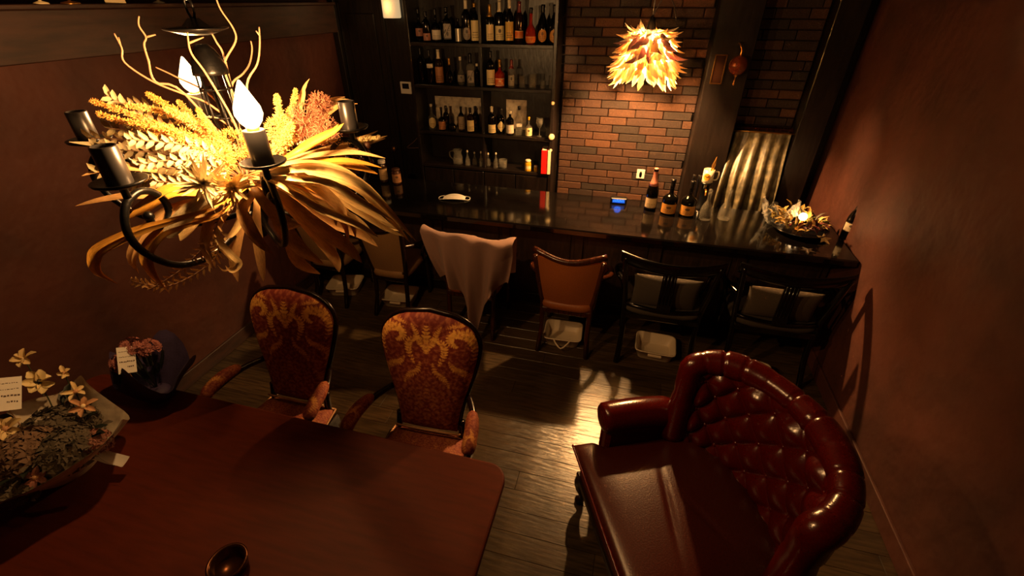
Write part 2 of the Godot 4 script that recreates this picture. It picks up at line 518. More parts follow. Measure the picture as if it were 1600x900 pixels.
# ---------------------------------------------------------------- bar counter
func bar():
	var c := S()
	var o := []
	for q in [[-2.78, -2.97], [1.505, -2.97], [1.505, -3.69], [-2.78, -3.69]]: o.append(Vector2(q[0], q[1]))
	var st := S(false)
	box(st, Vector3((-2.78 + 1.505) / 2, 0.875, -3.33), Vector3(4.285, 0.05, 0.72), 0.009)
	single("bar_counter", st, M.counter, "long black polished bar counter with rounded front edge", "counter")
	var b := thing("bar_cabinet", "dark brown panelled bar front under the black counter", "bar", Vector3(0, 0, -3.27))
	part("body", bx(-2.78, 0.0, -0.36, 1.505, 0.85, -0.02, 0.004), M.barfront, b)
	part("kick_board", bx(-2.78, 0.0, -0.02, 1.505, 0.10, 0.0, 0.004), M.darkx, b)
	part("top_rail", bx(-2.78, 0.77, -0.02, 1.505, 0.85, 0.012, 0.004), M.darkx, b)
	var x := -2.78
	while x < 1.4:
		part("stile", bx(x, 0.10, -0.02, x + 0.07, 0.77, 0.008, 0.004), M.barfront, b)
		part("panel", bx(x + 0.10, 0.14, -0.02, x + 0.58, 0.73, -0.008, 0.008), M.barfront, b)
		x += 0.61

# ---------------------------------------------------------------- shelf of bottles
const SHELF_Y := [0.958, 1.272, 1.668, 1.998, 2.38]
func back_shelf():
	var s := thing("bottle_shelf", "tall dark wooden shelf unit holding rows of liquor bottles behind the bar", "shelf", Vector3(-1.33, 0, -4.1))
	part("side_panel", bx(-0.65, 0, -0.14, -0.62, 2.7, 0.13, 0.004), M.dark, s)
	part("side_panel", bx(0.62, 0, -0.14, 0.65, 2.7, 0.13, 0.004), M.dark, s)
	part("divider", bx(-0.012, 0.958, -0.13, 0.012, 2.7, 0.10, 0.003), M.dark, s)
	part("back_panel", bx(-0.62, 0.0, -0.14, 0.62, 2.7, -0.125, 0.0), M.dark, s)
	for y in SHELF_Y:
		part("shelf_board", bx(-0.62, y - 0.028, -0.125, 0.62, y, 0.125, 0.003), M.darkx, s)
	for k in 4:
		var d := part("cupboard_door", bx(-0.615 + k * 0.309, 0.08, 0.10, -0.615 + k * 0.309 + 0.303, 0.92, 0.122, 0.004), M.dark, s)
		var h := S()
		ball(h, Vector3(-0.615 + k * 0.309 + (0.27 if k % 2 == 0 else 0.035), 0.6, 0.132), Vector3(0.012, 0.012, 0.012), 10, 6)
		part("knob", h, M.brass, d)

# ---------------------------------------------------------------- feather pendant
func pendant():
	var at := Vector3(0.015, 1.95, -3.5)
	var p := thing("pendant_lamp", "glowing pendant lamp with a shaggy cream feather shade above the bar", "lamp", at)
	var st := S()
	tube(st, [Vector3(0, 0.22, 0), Vector3(0, TOP - at.y, 0)], 0.004, 6)
	part("cord", st, M.black, p)
	st = S()
	lathe(st, [Vector2(0, 0.17), Vector2(0.03, 0.17), Vector2(0.032, 0.19), Vector2(0.02, 0.23), Vector2(0.012, 0.26), Vector2(0, 0.265)], 14)
	part("cap", st, M.black, p)
	st = S()
	tube(st, bez([Vector3(0.0, 0.26, 0), Vector3(0.05, 0.36, 0.01), Vector3(0.11, 0.34, 0.01), Vector3(0.15, 0.24, 0.0)], 5), 0.003, 6)
	part("loose_wire", st, M.black, p)
	st = S()
	lathe(st, [Vector2(0, -0.075), Vector2(0.02, -0.07), Vector2(0.033, -0.05), Vector2(0.035, -0.02), Vector2(0.022, 0.02), Vector2(0.014, 0.045), Vector2(0.014, 0.06), Vector2(0, 0.06)], 14)
	part("bulb", st, M.bulb, p)
	st = S()
	lathe(st, [Vector2(0, 0.06), Vector2(0.017, 0.06), Vector2(0.017, 0.17), Vector2(0, 0.17)], 12)
	part("socket", st, M.black, p)
	# wire rings that carry the feathers
	for rr in [[0.10, 0.15], [0.155, 0.06], [0.17, -0.02]]:
		st = S()
		var pts := []
		for i in 25: pts.append(Vector3(cos(TAU * i / 24.0) * rr[0], rr[1], sin(TAU * i / 24.0) * rr[0]))
		tube(st, pts, 0.0025, 5)
		part("wire_ring", st, M.black, p)
	# feathers: three meshes, many copies
	var fm := []
	for k in 4:
		var s2 := S()
		var L: float = [0.105, 0.125, 0.09, 0.115][k]
		var pts := []
		for i in 7:
			var t := i / 6.0
			pts.append(Vector3(sin(t * 3.0 + k) * 0.008, -t * L, t * t * (0.03 + 0.012 * k)))
		var w := []
		for i in 7: w.append([0.012, 0.028, 0.036, 0.030, 0.033, 0.018, 0.003][i] * (0.55 + 0.15 * (k % 2)))
		ribbon(s2, pts, w, Vector3(0, 0, 1), -0.5, 0.001)
		tube(s2, pts, 0.0012, 4)
		fm.append(fin(s2))
	var r := RandomNumberGenerator.new()
	r.seed = 21
	for ring in [[0.180, -0.03, 40, 0.10], [0.178, 0.01, 38, 0.24], [0.160, 0.05, 36, 0.34], [0.145, 0.08, 24, 0.50], [0.135, 0.125, 32, 0.28], [0.122, 0.16, 28, 0.50], [0.09, 0.175, 20, 0.9], [0.05, 0.18, 12, 1.4]]:
		for i in ring[2]:
			var a: float = TAU * (i + r.randf() * 0.7) / ring[2]
			var o := node("feather", fm[r.randi() % 4], M.pinkfeather if (ring[3] == 0.50 and r.randf() < 0.45) else M.feather[r.randi() % 3], p)
			o.transform = Transform3D(Basis(Vector3.UP, a) * Basis(Vector3.RIGHT, -ring[3] + r.randf_range(-0.3, 0.3)) * Basis(Vector3.BACK, r.randf_range(-0.35, 0.35)) * Basis(Vector3.UP, r.randf_range(-0.5, 0.5)), Vector3(sin(a) * ring[0], ring[1] + r.randf_range(-0.015, 0.015), cos(a) * ring[0]))
	lamp(at + Vector3(0, -0.02, 0), Color(1.0, 0.75, 0.47), 7.0, 0.03)
func lamp(at: Vector3, c: Color, e: float, size: float) -> OmniLight3D:
	var l := OmniLight3D.new()
	l.name = numbered("lamp_light")
	l.position = at
	l.light_color = c
	l.light_energy = e
	l.light_size = size
	l.omni_range = 12.0
	l.omni_attenuation = 2.0
	l.shadow_enabled = true
	add_child(l)
	return l

# ---------------------------------------------------------------- table
func rounded(x0: float, z0: float, x1: float, z1: float, r: float, n := 8) -> Array:
	var o := []
	for c in [[x1 - r, z1 - r, 0.0], [x0 + r, z1 - r, 0.5], [x0 + r, z0 + r, 1.0], [x1 - r, z0 + r, 1.5]]:
		for i in n + 1:
			var a: float = (c[2] + 0.5 * i / n) * PI
			o.append(Vector2(c[0] + cos(a) * r, c[1] + sin(a) * r))
	return o
func table():
	var t := thing("dining_table", "reddish brown wooden table with rounded corners under the chandelier", "table", Vector3(-1.375, 0, -0.58))
	var st := S(false)
	prism(st, rounded(-1.075, -0.51, 1.075, 0.47, 0.075), 0.685, 0.72, 0.008)
	part("tabletop", st, M.table, t)
	for q in [[-0.97, -0.42, 0.97, -0.395], [-0.97, 0.355, 0.97, 0.38], [-0.97, -0.395, -0.945, 0.355], [0.945, -0.395, 0.97, 0.355]]:
		part("apron", bx(q[0], 0.60, q[1], q[2], 0.686, q[3], 0.003), M.table, t)
	for sx in [-1, 1]:
		for sz in [[-0.385], [0.345]]:
			st = S()
			lathe(st, [Vector2(0, 0), Vector2(0.018, 0), Vector2(0.022, 0.02), Vector2(0.028, 0.1), Vector2(0.034, 0.35), Vector2(0.038, 0.52), Vector2(0.030, 0.55), Vector2(0.040, 0.58), Vector2(0.040, 0.685), Vector2(0, 0.685)], 16, Vector3(sx * 0.925, 0, sz[0]))
			part("leg", st, M.table, t)
	var p := aty(362, 889, 0.72)
	st = S()
	lathe(st, [Vector2(0, 0), Vector2(0.040, 0), Vector2(0.052, 0.008), Vector2(0.060, 0.040), Vector2(0.062, 0.046), Vector2(0.056, 0.048), Vector2(0.050, 0.042), Vector2(0.044, 0.012), Vector2(0, 0.008)], 28)
	single("ashtray", st, mat(Color(0.34, 0.20, 0.11), 0.3, 0.8), "small round copper ashtray standing alone on the wooden table", "ashtray", p)

# ---------------------------------------------------------------- red leather armchair
func armchair():
	var a := thing("armchair", "oxblood red leather tub armchair with button-tufted back on wooden legs", "armchair", Vector3(0.43, 0, -1.275), deg_to_rad(-65.0))
	var crown := func(ph: float) -> float: return 0.885 + 0.065 * pow(max(sin(ph), 0.0), 0.5)
	var inner := func(u: float, v: float) -> Vector3:
		var ph: float = PI * u
		var c := Vector3(0.38 * cos(ph), lerp(0.38, crown.call(ph), v), -0.15 - 0.26 * sin(ph) * lerp(0.86, 1.0, v))
		var n := Vector3(-cos(ph) * 0.9, 0.12, sin(ph)).normalized()
		var pu := u * 6.0 * PI; var pv := v * 3.0 * PI
		var d: float = pow(abs(sin(pu + pv) * sin(pu - pv)), 0.45)
		var edge: float = smoothstep(0.0, 0.07, u) * smoothstep(0.0, 0.07, 1.0 - u)
		return c + n * (0.022 + 0.040 * d) * edge * (1.0 - 0.65 * smoothstep(0.84, 1.0, v))
	var st := S()
	grid(st, 120, 66, inner, true)
	part("tufted_back", st, M.leather, a)
	# buttons where the creases cross
	var bm := S()
	ball(bm, Vector3.ZERO, Vector3(0.011, 0.011, 0.011), 8, 6)
	var bmesh := fin(bm)
	for i in range(1, 12):
		for j in range(1, 6):
			if (i + j) % 2 == 0: node("button", bmesh, M.leather, a, inner.call(i / 12.0, j / 6.0))
	# outer shell
	st = S()
	grid(st, 48, 10, func(u, v):
		var ph: float = PI * u
		return Vector3((0.40 + 0.02 * v) * cos(ph), lerp(0.17, crown.call(ph), v), -0.15 - (0.28 + 0.025 * v) * sin(ph)))
	part("back_shell", st, M.leather, a)
	# rolled rim with gathered pleats, down both wings
	var pts := []; var rad := []
	for i in 12: pts.append(Vector3(0.385, lerp(0.42, 0.84, i / 11.0), -0.15))
	for i in 97:
		var ph := PI * i / 96.0
		pts.append(Vector3(0.385 * cos(ph), crown.call(ph), -0.15 - 0.265 * sin(ph)))
	for i in 12: pts.append(Vector3(-0.385, lerp(0.84, 0.42, i / 11.0), -0.15))
	for i in pts.size():
		var g: float = abs(fposmod(i / float(pts.size()) * 13.0 + 0.5, 1.0) - 0.5)
		rad.append(0.056 + 0.005 * sin(i * 0.16) - 0.011 * exp(-pow(g / 0.04, 2.0)))
	st = S()
	tube(st, pts, rad, 16)
	part("rolled_rim", st, M.leather, a)
	# arms
	for sx in [-1.0, 1.0]:
		st = S()
		var ap := []; var ar := []
		for i in 13:
			var t := i / 12.0
			ap.append(Vector3(sx * (0.445 + 0.015 * t), 0.535 + 0.012 * sin(t * PI), lerp(-0.14, 0.20, t)))
			ar.append(0.076 if i > 0 else 0.07)
		ap.append(Vector3(sx * 0.46, 0.535, 0.212)); ar.append(0.066)
		ap.append(Vector3(sx * 0.46, 0.535, 0.218)); ar.append(0.045)
		tube(st, ap, ar, 18)
		var arm := part("arm", st, M.leather, a)
		st = S(false)
		box(st, Vector3(sx * 0.445, 0.34, 0.02), Vector3(0.10, 0.36, 0.36), 0.02)
		part("arm_panel", st, M.leather, arm)
		st = S()
		ball(st, Vector3(sx * 0.46, 0.535, 0.216), Vector3(0.05, 0.05, 0.008), 16, 6)
		part("scroll_face", st, M.leather, arm)
		st = S()
		tube(st, [Vector3(sx * 0.46, 0.46, 0.202), Vector3(sx * 0.46, 0.19, 0.202)], 0.006, 6)
		part("piping", st, M.leather, arm)
	# seat: a T-shaped cushion that wells up in the middle, creased by use
	st = S()
	var seat := func(u: float, v: float, top: bool) -> Vector3:
		var x := u * 2.0 - 1.0; var z := v * 2.0 - 1.0
		var zz: float = 0.0 + 0.36 * z
		var hw: float = lerp(0.385, 0.43, smoothstep(0.20, 0.27, zz)) * (1.0 - 0.35 * smoothstep(-0.18, -0.40, zz))
		var e: float = pow(max(0.0, 1.0 - pow(abs(x), 7.0)), 0.5) * pow(max(0.0, 1.0 - pow(abs(z), 9.0)), 0.5)
		var y := 0.395
		if top:
			y += 0.040 * e + 0.022 * (1.0 - x * x) * (1.0 - z * z)
			y -= 0.012 * exp(-pow((zz - 0.06 - 0.10 * x) / 0.014, 2.0)) * exp(-pow(x / 0.45, 2.0))
			y -= 0.010 * exp(-pow((zz + 0.04 + 0.16 * x) / 0.012, 2.0)) * exp(-pow((x - 0.2) / 0.3, 2.0))
		else: y -= 0.05 * e
		return Vector3(x * hw, y, zz)
	grid(st, 60, 60, func(u, v): return seat.call(u, v, true), true)
	grid(st, 30, 30, func(u, v): return seat.call(u, v, false))
	var cush := part("seat_cushion", st, M.leatherseat, a)
	st = S()
	var pp := []
	for i in 41:
		var q: Vector3 = seat.call(i / 40.0, 1.0, false)
		pp.append(q + Vector3(0, 0.004, 0.003))
	tube(st, pp, 0.006, 6)
	part("piping", st, M.leather, cush)
	st = S(false)
	box(st, Vector3(0, 0.27, 0.05), Vector3(0.78, 0.17, 0.56), 0.02)
	part("seat_base", st, M.leather, a)
	st = S(false)
	box(st, Vector3(0, 0.20, 0.325), Vector3(0.80, 0.05, 0.03), 0.008)
	part("front_rail", st, M.chairwood, a)
	for sx in [-1.0, 1.0]:
		st = S()
		var L := [Vector3(sx * 0.36, 0.21, 0.305), Vector3(sx * 0.375, 0.165, 0.318), Vector3(sx * 0.372, 0.11, 0.318), Vector3(sx * 0.360, 0.06, 0.308), Vector3(sx * 0.362, 0.025, 0.312), Vector3(sx * 0.370, 0.0, 0.322)]
		tube(st, bez(L, 4), [0.036, 0.036, 0.035, 0.034, 0.033, 0.031, 0.029, 0.027, 0.024, 0.021, 0.018, 0.016, 0.0155, 0.016, 0.017, 0.019, 0.022, 0.025, 0.026, 0.024, 0.02], 12)
		part("leg", st, M.chairwood, a)
		st = S()
		tube(st, [Vector3(sx * 0.30, 0.21, -0.22), Vector3(sx * 0.31, 0.1, -0.25), Vector3(sx * 0.32, 0.0, -0.30)], [0.026, 0.022, 0.017], 10)
		part("leg", st, M.chairwood, a)

# ---------------------------------------------------------------- brocade armchairs at the table
func brocade_spots() -> Array:
	return [
		[Vector3(-0.79, 0, -1.185), 0.05, "red and gold brocade armchair at the table, next to the red leather armchair"],
		[Vector3(-1.57, 0, -1.185), 0.02, "red and gold brocade armchair at the table, next to the purple wrapped bouquet"]]
func brocade_chair(s: Array):
	var c := thing("brocade_chair", s[2], "chair", s[0], s[1], "brocade armchairs along the table")
	var hw := func(v: float) -> float:
		var w: float = lerp(0.150, 0.245, smoothstep(0.0, 0.78, v))
		if v > 0.70: w *= sqrt(max(0.0, 1.0 - pow((v - 0.70) / 0.30, 2.6)))
		return w
	var pos := func(x: float, v: float, out: float) -> Vector3:
		return Vector3(x, 0.47 + 0.61 * v, -0.20 - 0.155 * v - 0.05 * x * x * 4.0 * v + out)
	var st := S()
	grid(st, 26, 40, func(u, v):
		var x: float = (u * 2.0 - 1.0)
		var p: float = 0.034 * pow(max(0.0, 1.0 - pow(abs(x), 4.0)), 0.6) * pow(max(0.0, 1.0 - pow(abs(v * 2.0 - 1.0), 8.0)), 0.5)
		return pos.call(x * hw.call(v), v, p + 0.006), false, func(q: Vector3): return Vector2(0.5 + q.x / 0.52, 1.0 - (q.y - 0.47) / 0.61))
	part("back_upholstery", st, M.brocade, c)
	st = S()
	grid(st, 12, 24, func(u, v): return pos.call((u * 2.0 - 1.0) * hw.call(v) * 1.03, v, -0.022), true)
	part("back_cover", st, M.brocade2, c)
	st = S()
	var pts := []
	for i in 33:
		var v := i / 32.0
		pts.append(pos.call(hw.call(v) + 0.004, v, -0.018))
	for i in 33:
		var v := 1.0 - i / 32.0
		if i > 0: pts.append(pos.call(-hw.call(v) - 0.004, v, -0.018))
	pts.append(pts[0])
	tube(st, pts, 0.012, 10)
	part("back_frame", st, M.chairwood, c)
	st = S()
	tube(st, [Vector3(-0.17, 0.475, -0.175), Vector3(-0.09, 0.482, -0.165), Vector3(0.0, 0.485, -0.162), Vector3(0.09, 0.482, -0.165), Vector3(0.17, 0.475, -0.175)], 0.006, 6)
	part("braid", st, M.braid, c)
	# seat
	st = S()
	var so := func(u: float, v: float, top: bool) -> Vector3:
		var x := u * 2.0 - 1.0; var z := v * 2.0 - 1.0
		var e: float = pow(max(0.0, 1.0 - pow(abs(x), 6.0)), 0.5) * pow(max(0.0, 1.0 - pow(abs(z), 6.0)), 0.5)
		var w: float = lerp(0.20, 0.26, v)
		return Vector3(x * w, (0.405 + 0.045 * e + 0.022 * (1.0 - x * x) * (1.0 - z * z)) if top else 0.395, 0.02 + 0.235 * z)
	grid(st, 24, 24, func(u, v): return so.call(u, v, true), true)
	grid(st, 6, 6, func(u, v): return so.call(u, v, false))
	var seat := part("seat", st, M.brocade2, c)
	st = S()
	pts = []
	for i in 9: pts.append(so.call(i / 8.0, 0.0, true) + Vector3(0, 0.004, -0.002))
	for i in 9: pts.append(so.call(1.0, i / 8.0, true) + Vector3(0.002, 0.004, 0))
	for i in 9: pts.append(so.call(1.0 - i / 8.0, 1.0, true) + Vector3(0, 0.004, 0.002))
	for i in 9: pts.append(so.call(0.0, 1.0 - i / 8.0, true) + Vector3(-0.002, 0.004, 0))
	tube(st, pts, 0.005, 6)
	part("braid", st, M.braid, seat)
	st = S(false)
	box(st, Vector3(0, 0.365, 0.02), Vector3(0.46, 0.07, 0.45), 0.01)
	part("seat_rail", st, M.chairwood, c)
	for sx in [-1.0, 1.0]:
		st = S()
		tube(st, bez([Vector3(sx * 0.20, 0.66, -0.26), Vector3(sx * 0.255, 0.665, -0.15), Vector3(sx * 0.285, 0.655, 0.0), Vector3(sx * 0.285, 0.645, 0.10), Vector3(sx * 0.275, 0.615, 0.14)], 4), 0.016, 8)
		var arm := part("arm", st, M.chairwood, c)
		st = S()
		tube(st, bez([Vector3(sx * 0.252, 0.685, -0.15), Vector3(sx * 0.275, 0.69, -0.06), Vector3(sx * 0.285, 0.678, 0.02), Vector3(sx * 0.285, 0.655, 0.06)], 4), [0.012, 0.024, 0.029, 0.031, 0.032, 0.032, 0.032, 0.032, 0.032, 0.031, 0.029, 0.024, 0.012], 12)
		part("arm_pad", st, M.brocade2, arm)
		st = S()
		tube(st, bez([Vector3(sx * 0.282, 0.65, 0.09), Vector3(sx * 0.27, 0.58, 0.05), Vector3(sx * 0.245, 0.48, 0.06), Vector3(sx * 0.235, 0.37, 0.08)], 4), 0.016, 8)
		part("arm_post", st, M.chairwood, arm)
		st = S()
		tube(st, bez([Vector3(sx * 0.22, 0.39, 0.22), Vector3(sx * 0.232, 0.30, 0.235), Vector3(sx * 0.218, 0.14, 0.225), Vector3(sx * 0.222, 0.0, 0.24)], 4), [0.026, 0.028, 0.028, 0.027, 0.025, 0.023, 0.02, 0.018, 0.016, 0.015, 0.015, 0.017, 0.02], 10)
		part("leg", st, M.chairwood, c)
		st = S()
		tube(st, bez([Vector3(sx * 0.165, 0.52, -0.225), Vector3(sx * 0.17, 0.38, -0.20), Vector3(sx * 0.18, 0.18, -0.22), Vector3(sx * 0.19, 0.0, -0.29)], 4), 0.018, 8)
		part("leg", st, M.chairwood, c)

# ---------------------------------------------------------------- chairs along the bar
func tray(at: Vector3, turn: float, label: String, handle: bool):
	var t := thing("plastic_basket", label, "basket", at, turn, "plastic baskets under the bar chairs")
	var st := S()
	# thin-walled tapered tray with a rolled rim: outside, rim, inside
	var ring := func(k: float, w: float, d: float, y: float) -> Vector3:
		var a := k * TAU
		var e := 0.28
		return Vector3(sign(cos(a)) * pow(abs(cos(a)), e) * w, y, -sign(sin(a)) * pow(abs(sin(a)), e) * d)
	var L := [[0.0, 0.0, 0.0], [0.118, 0.098, 0.0], [0.122, 0.102, 0.006], [0.142, 0.122, 0.082], [0.150, 0.130, 0.084], [0.150, 0.130, 0.090], [0.139, 0.119, 0.090], [0.118, 0.098, 0.010], [0.112, 0.092, 0.006], [0.0, 0.0, 0.006]]
	grid(st, 40, L.size() - 1, func(u, v):
		var q: Array = L[int(round(v * (L.size() - 1)))]
		return ring.call(u if u < 0.9999 else 0.0, q[0], q[1], q[2]))
	part("body", st, M.plastic, t)
	if handle:
		st = S()
		tube(st, bez([Vector3(-0.06, 0.086, 0.128), Vector3(-0.045, 0.075, 0.152), Vector3(0.0, 0.05, 0.182), Vector3(0.045, 0.075, 0.152), Vector3(0.06, 0.086, 0.128)], 4), 0.006, 8)
		part("handle", st, M.plastic, t)
	else:
		part("grip", bx(-0.05, 0.055, 0.118, 0.05, 0.075, 0.136, 0.004), M.plastic, t)
func padded_bar_chair(at: Vector3, turn: float, label: String, w: float, fabric: Material, wood: Material):
	# seen from behind: the chair faces the bar (-z)
	var c := thing("bar_chair", label, "chair", at, turn, "chairs along the bar")
	var hw := func(v: float) -> float: return lerp(w * 0.76, w, pow(v, 0.8))
	var pos := func(x: float, v: float, out: float) -> Vector3:
		return Vector3(x, 0.42 + 0.40 * v, 0.20 + 0.075 * v - 0.9 * x * x + out)
	var st := S()
	grid(st, 16, 16, func(u, v): return pos.call((u * 2.0 - 1.0) * hw.call(v) * 0.93, v, 0.004 + 0.012 * sin(PI * u) * sin(PI * v)))
	part("back_panel", st, fabric, c)
	st = S()
	grid(st, 16, 16, func(u, v): return pos.call((u * 2.0 - 1.0) * hw.call(v) * 0.93, v, -0.012 - 0.05 * sin(PI * u) * sin(PI * v)), true)
	part("back_cushion", st, fabric, c)
	for sx in [-1.0, 1.0]:
		st = S()
		var pts := []
		for i in 9: pts.append(pos.call(sx * hw.call(i / 8.0), i / 8.0, 0.0))
		pts.push_front(Vector3(sx * w * 0.74, 0.18, 0.20)); pts.push_front(Vector3(sx * w * 0.80, 0.0, 0.26))
		tube(st, pts, 0.019, 8)
		part("leg", st, wood, c)
		st = S()
		tube(st, bez([Vector3(sx * w * 0.76, 0.40, -0.20), Vector3(sx * w * 0.80, 0.22, -0.21), Vector3(sx * w * 0.78, 0.0, -0.20)], 4), [0.026, 0.025, 0.024, 0.022, 0.02, 0.019, 0.018, 0.017, 0.016], 8)
		part("leg", st, wood, c)
		st = S()
		tube(st, bez([pos.call(sx * hw.call(0.66), 0.66, 0.0), Vector3(sx * (w + 0.045), 0.655, 0.10), Vector3(sx * (w + 0.055), 0.63, -0.02), Vector3(sx * (w + 0.035), 0.60, -0.12), Vector3(sx * (w + 0.005), 0.55, -0.14)], 4), 0.018, 8)
		var arm := part("arm", st, wood, c)
		st = S()
		tube(st, bez([Vector3(sx * (w + 0.005), 0.56, -0.14), Vector3(sx * (w - 0.02), 0.48, -0.11), Vector3(sx * w * 0.84, 0.39, -0.11)], 4), 0.015, 8)
		part("arm_post", st, wood, arm)
	st = S()
	var top := []
	for i in 17:
		var u := i / 8.0 - 1.0
		top.append(pos.call(u * (w + 0.012), 1.0, 0.0) + Vector3(0, 0.012 + 0.022 * pow(abs(u), 2.0) - 0.012 * cos(u * PI), 0))
	tube(st, top, 0.021, 10)
	part("top_rail", st, wood, c)
	st = S()
	var low := []
	for i in 9: low.append(pos.call((i / 4.0 - 1.0) * hw.call(0.0), 0.0, 0.0))
	tube(st, low, 0.017, 8)
	part("bottom_rail", st, wood, c)
	st = S()
	ball(st, Vector3(0, 0.405, -0.005), Vector3(w * 0.90, 0.045, 0.225), 28, 12, 0.45)
	part("seat", st, fabric, c)
	st = S(false)
	box(st, Vector3(0, 0.355, 0.0), Vector3(w * 1.55, 0.05, 0.40), 0.008)
	part("seat_rail", st, wood, c)
func splat_bar_chair(at: Vector3, turn: float, label: String):
	var c := thing("bar_chair", label, "chair", at, turn, "chairs along the bar")
	var w := 0.30
	var pos := func(x: float, y: float, out: float) -> Vector3:
		return Vector3(x, y, 0.20 + 0.16 * (y - 0.42) - 0.8 * x * x + out)
	var st := S()
	for sx in [-1.0, 1.0]:
		st = S()
		tube(st, bez([Vector3(sx * w * 0.86, 0.0, 0.27), Vector3(sx * w * 0.82, 0.22, 0.20), pos.call(sx * w * 0.86, 0.45, 0.0), pos.call(sx * w * 0.94, 0.66, 0.0), pos.call(sx * w, 0.86, 0.0)], 4), 0.02, 8)
		part("leg", st, M.blackwood, c)
		st = S()
		tube(st, [Vector3(sx * w * 0.86, 0.42, -0.20), Vector3(sx * w * 0.84, 0.2, -0.20), Vector3(sx * w * 0.82, 0.0, -0.20)], [0.024, 0.02, 0.016], 8)
		part("leg", st, M.blackwood, c)
		st = S()
		tube(st, bez([pos.call(sx * w * 0.93, 0.645, 0.0), Vector3(sx * (w + 0.03), 0.65, 0.06), Vector3(sx * (w + 0.045), 0.635, -0.06), Vector3(sx * (w + 0.02), 0.60, -0.15)], 5), 0.02, 8)
		var arm := part("arm", st, M.blackwood, c)
		st = S()
		tube(st, bez([Vector3(sx * (w + 0.025), 0.615, -0.13), Vector3(sx * w * 0.98, 0.5, -0.10), Vector3(sx * w * 0.9, 0.41, -0.12)], 4), 0.015, 8)
		part("arm_post", st, M.blackwood, arm)
	st = S()
	grid(st, 20, 12, func(u, v):
		var x: float = (u * 2.0 - 1.0) * (w + 0.03)
		var a: float = v * TAU if v < 0.9999 else 0.0
		var y: float = 0.835 + 0.02 * (u * 2.0 - 1.0) * (u * 2.0 - 1.0)
		return pos.call(x, y + 0.045 * sin(a), 0.0) + Vector3(0, 0, 0.013 * cos(a)), true)
	part("crest_rail", st, M.blackwood, c)
	for y in [0.47]:
		st = S()
		var pts := []
		for i in 9: pts.append(pos.call((i / 4.0 - 1.0) * w * 0.87, y, 0.0))
		tube(st, pts, 0.016, 8)
		part("cross_rail", st, M.blackwood, c)
	var sp := part("splat", bx(-0.045, 0.47, 0.212, 0.045, 0.80, 0.226, 0.003), M.blackwood, c)
	sp.rotation.x = 0.0
	for k in 4:
		st = S()
		tube(st, [Vector3(-0.033 + k * 0.022, 0.54, 0.228), Vector3(-0.033 + k * 0.022, 0.78, 0.228)], 0.006, 6)
		part("reed", st, M.blackwood, sp)
	st = S()
	ball(st, Vector3(0, 0.435, -0.01), Vector3(w * 0.93, 0.035, 0.215), 24, 10, 0.45)
	part("seat", st, M.grey, c)
	st = S(false)
	box(st, Vector3(0, 0.395, 0.0), Vector3(w * 1.7, 0.05, 0.40), 0.008)
	part("seat_rail", st, M.blackwood, c)
func cushion(at: Vector3, size: Vector3, tilt: float, turn: float, m: Material, label: String, group := ""):
	var st := S()
	var b := Basis(Vector3.UP, turn) * Basis(Vector3.RIGHT, tilt)
	grid(st, 26, 26, func(u, v):
		var x: float = u * 2.0 - 1.0; var y: float = v * 2.0 - 1.0
		var e: float = pow(max(0.0, 1.0 - x * x), 0.45) * pow(max(0.0, 1.0 - y * y), 0.45)
		var pinch: float = 1.0 - 0.07 * (1.0 - abs(x)) - 0.0
		return b * Vector3(x * size.x * (1.0 - 0.06 * (1.0 - y * y)), y * size.y * pinch, e * size.z))
	grid(st, 26, 26, func(u, v):
		var x: float = u * 2.0 - 1.0; var y: float = v * 2.0 - 1.0
		var e: float = pow(max(0.0, 1.0 - x * x), 0.45) * pow(max(0.0, 1.0 - y * y), 0.45)
		var pinch: float = 1.0 - 0.07 * (1.0 - abs(x))
		return b * Vector3(x * size.x * (1.0 - 0.06 * (1.0 - y * y)), y * size.y * pinch, -e * size.z), true)
	single("cushion", st, m, label, "cushion", at, 0.0, group)
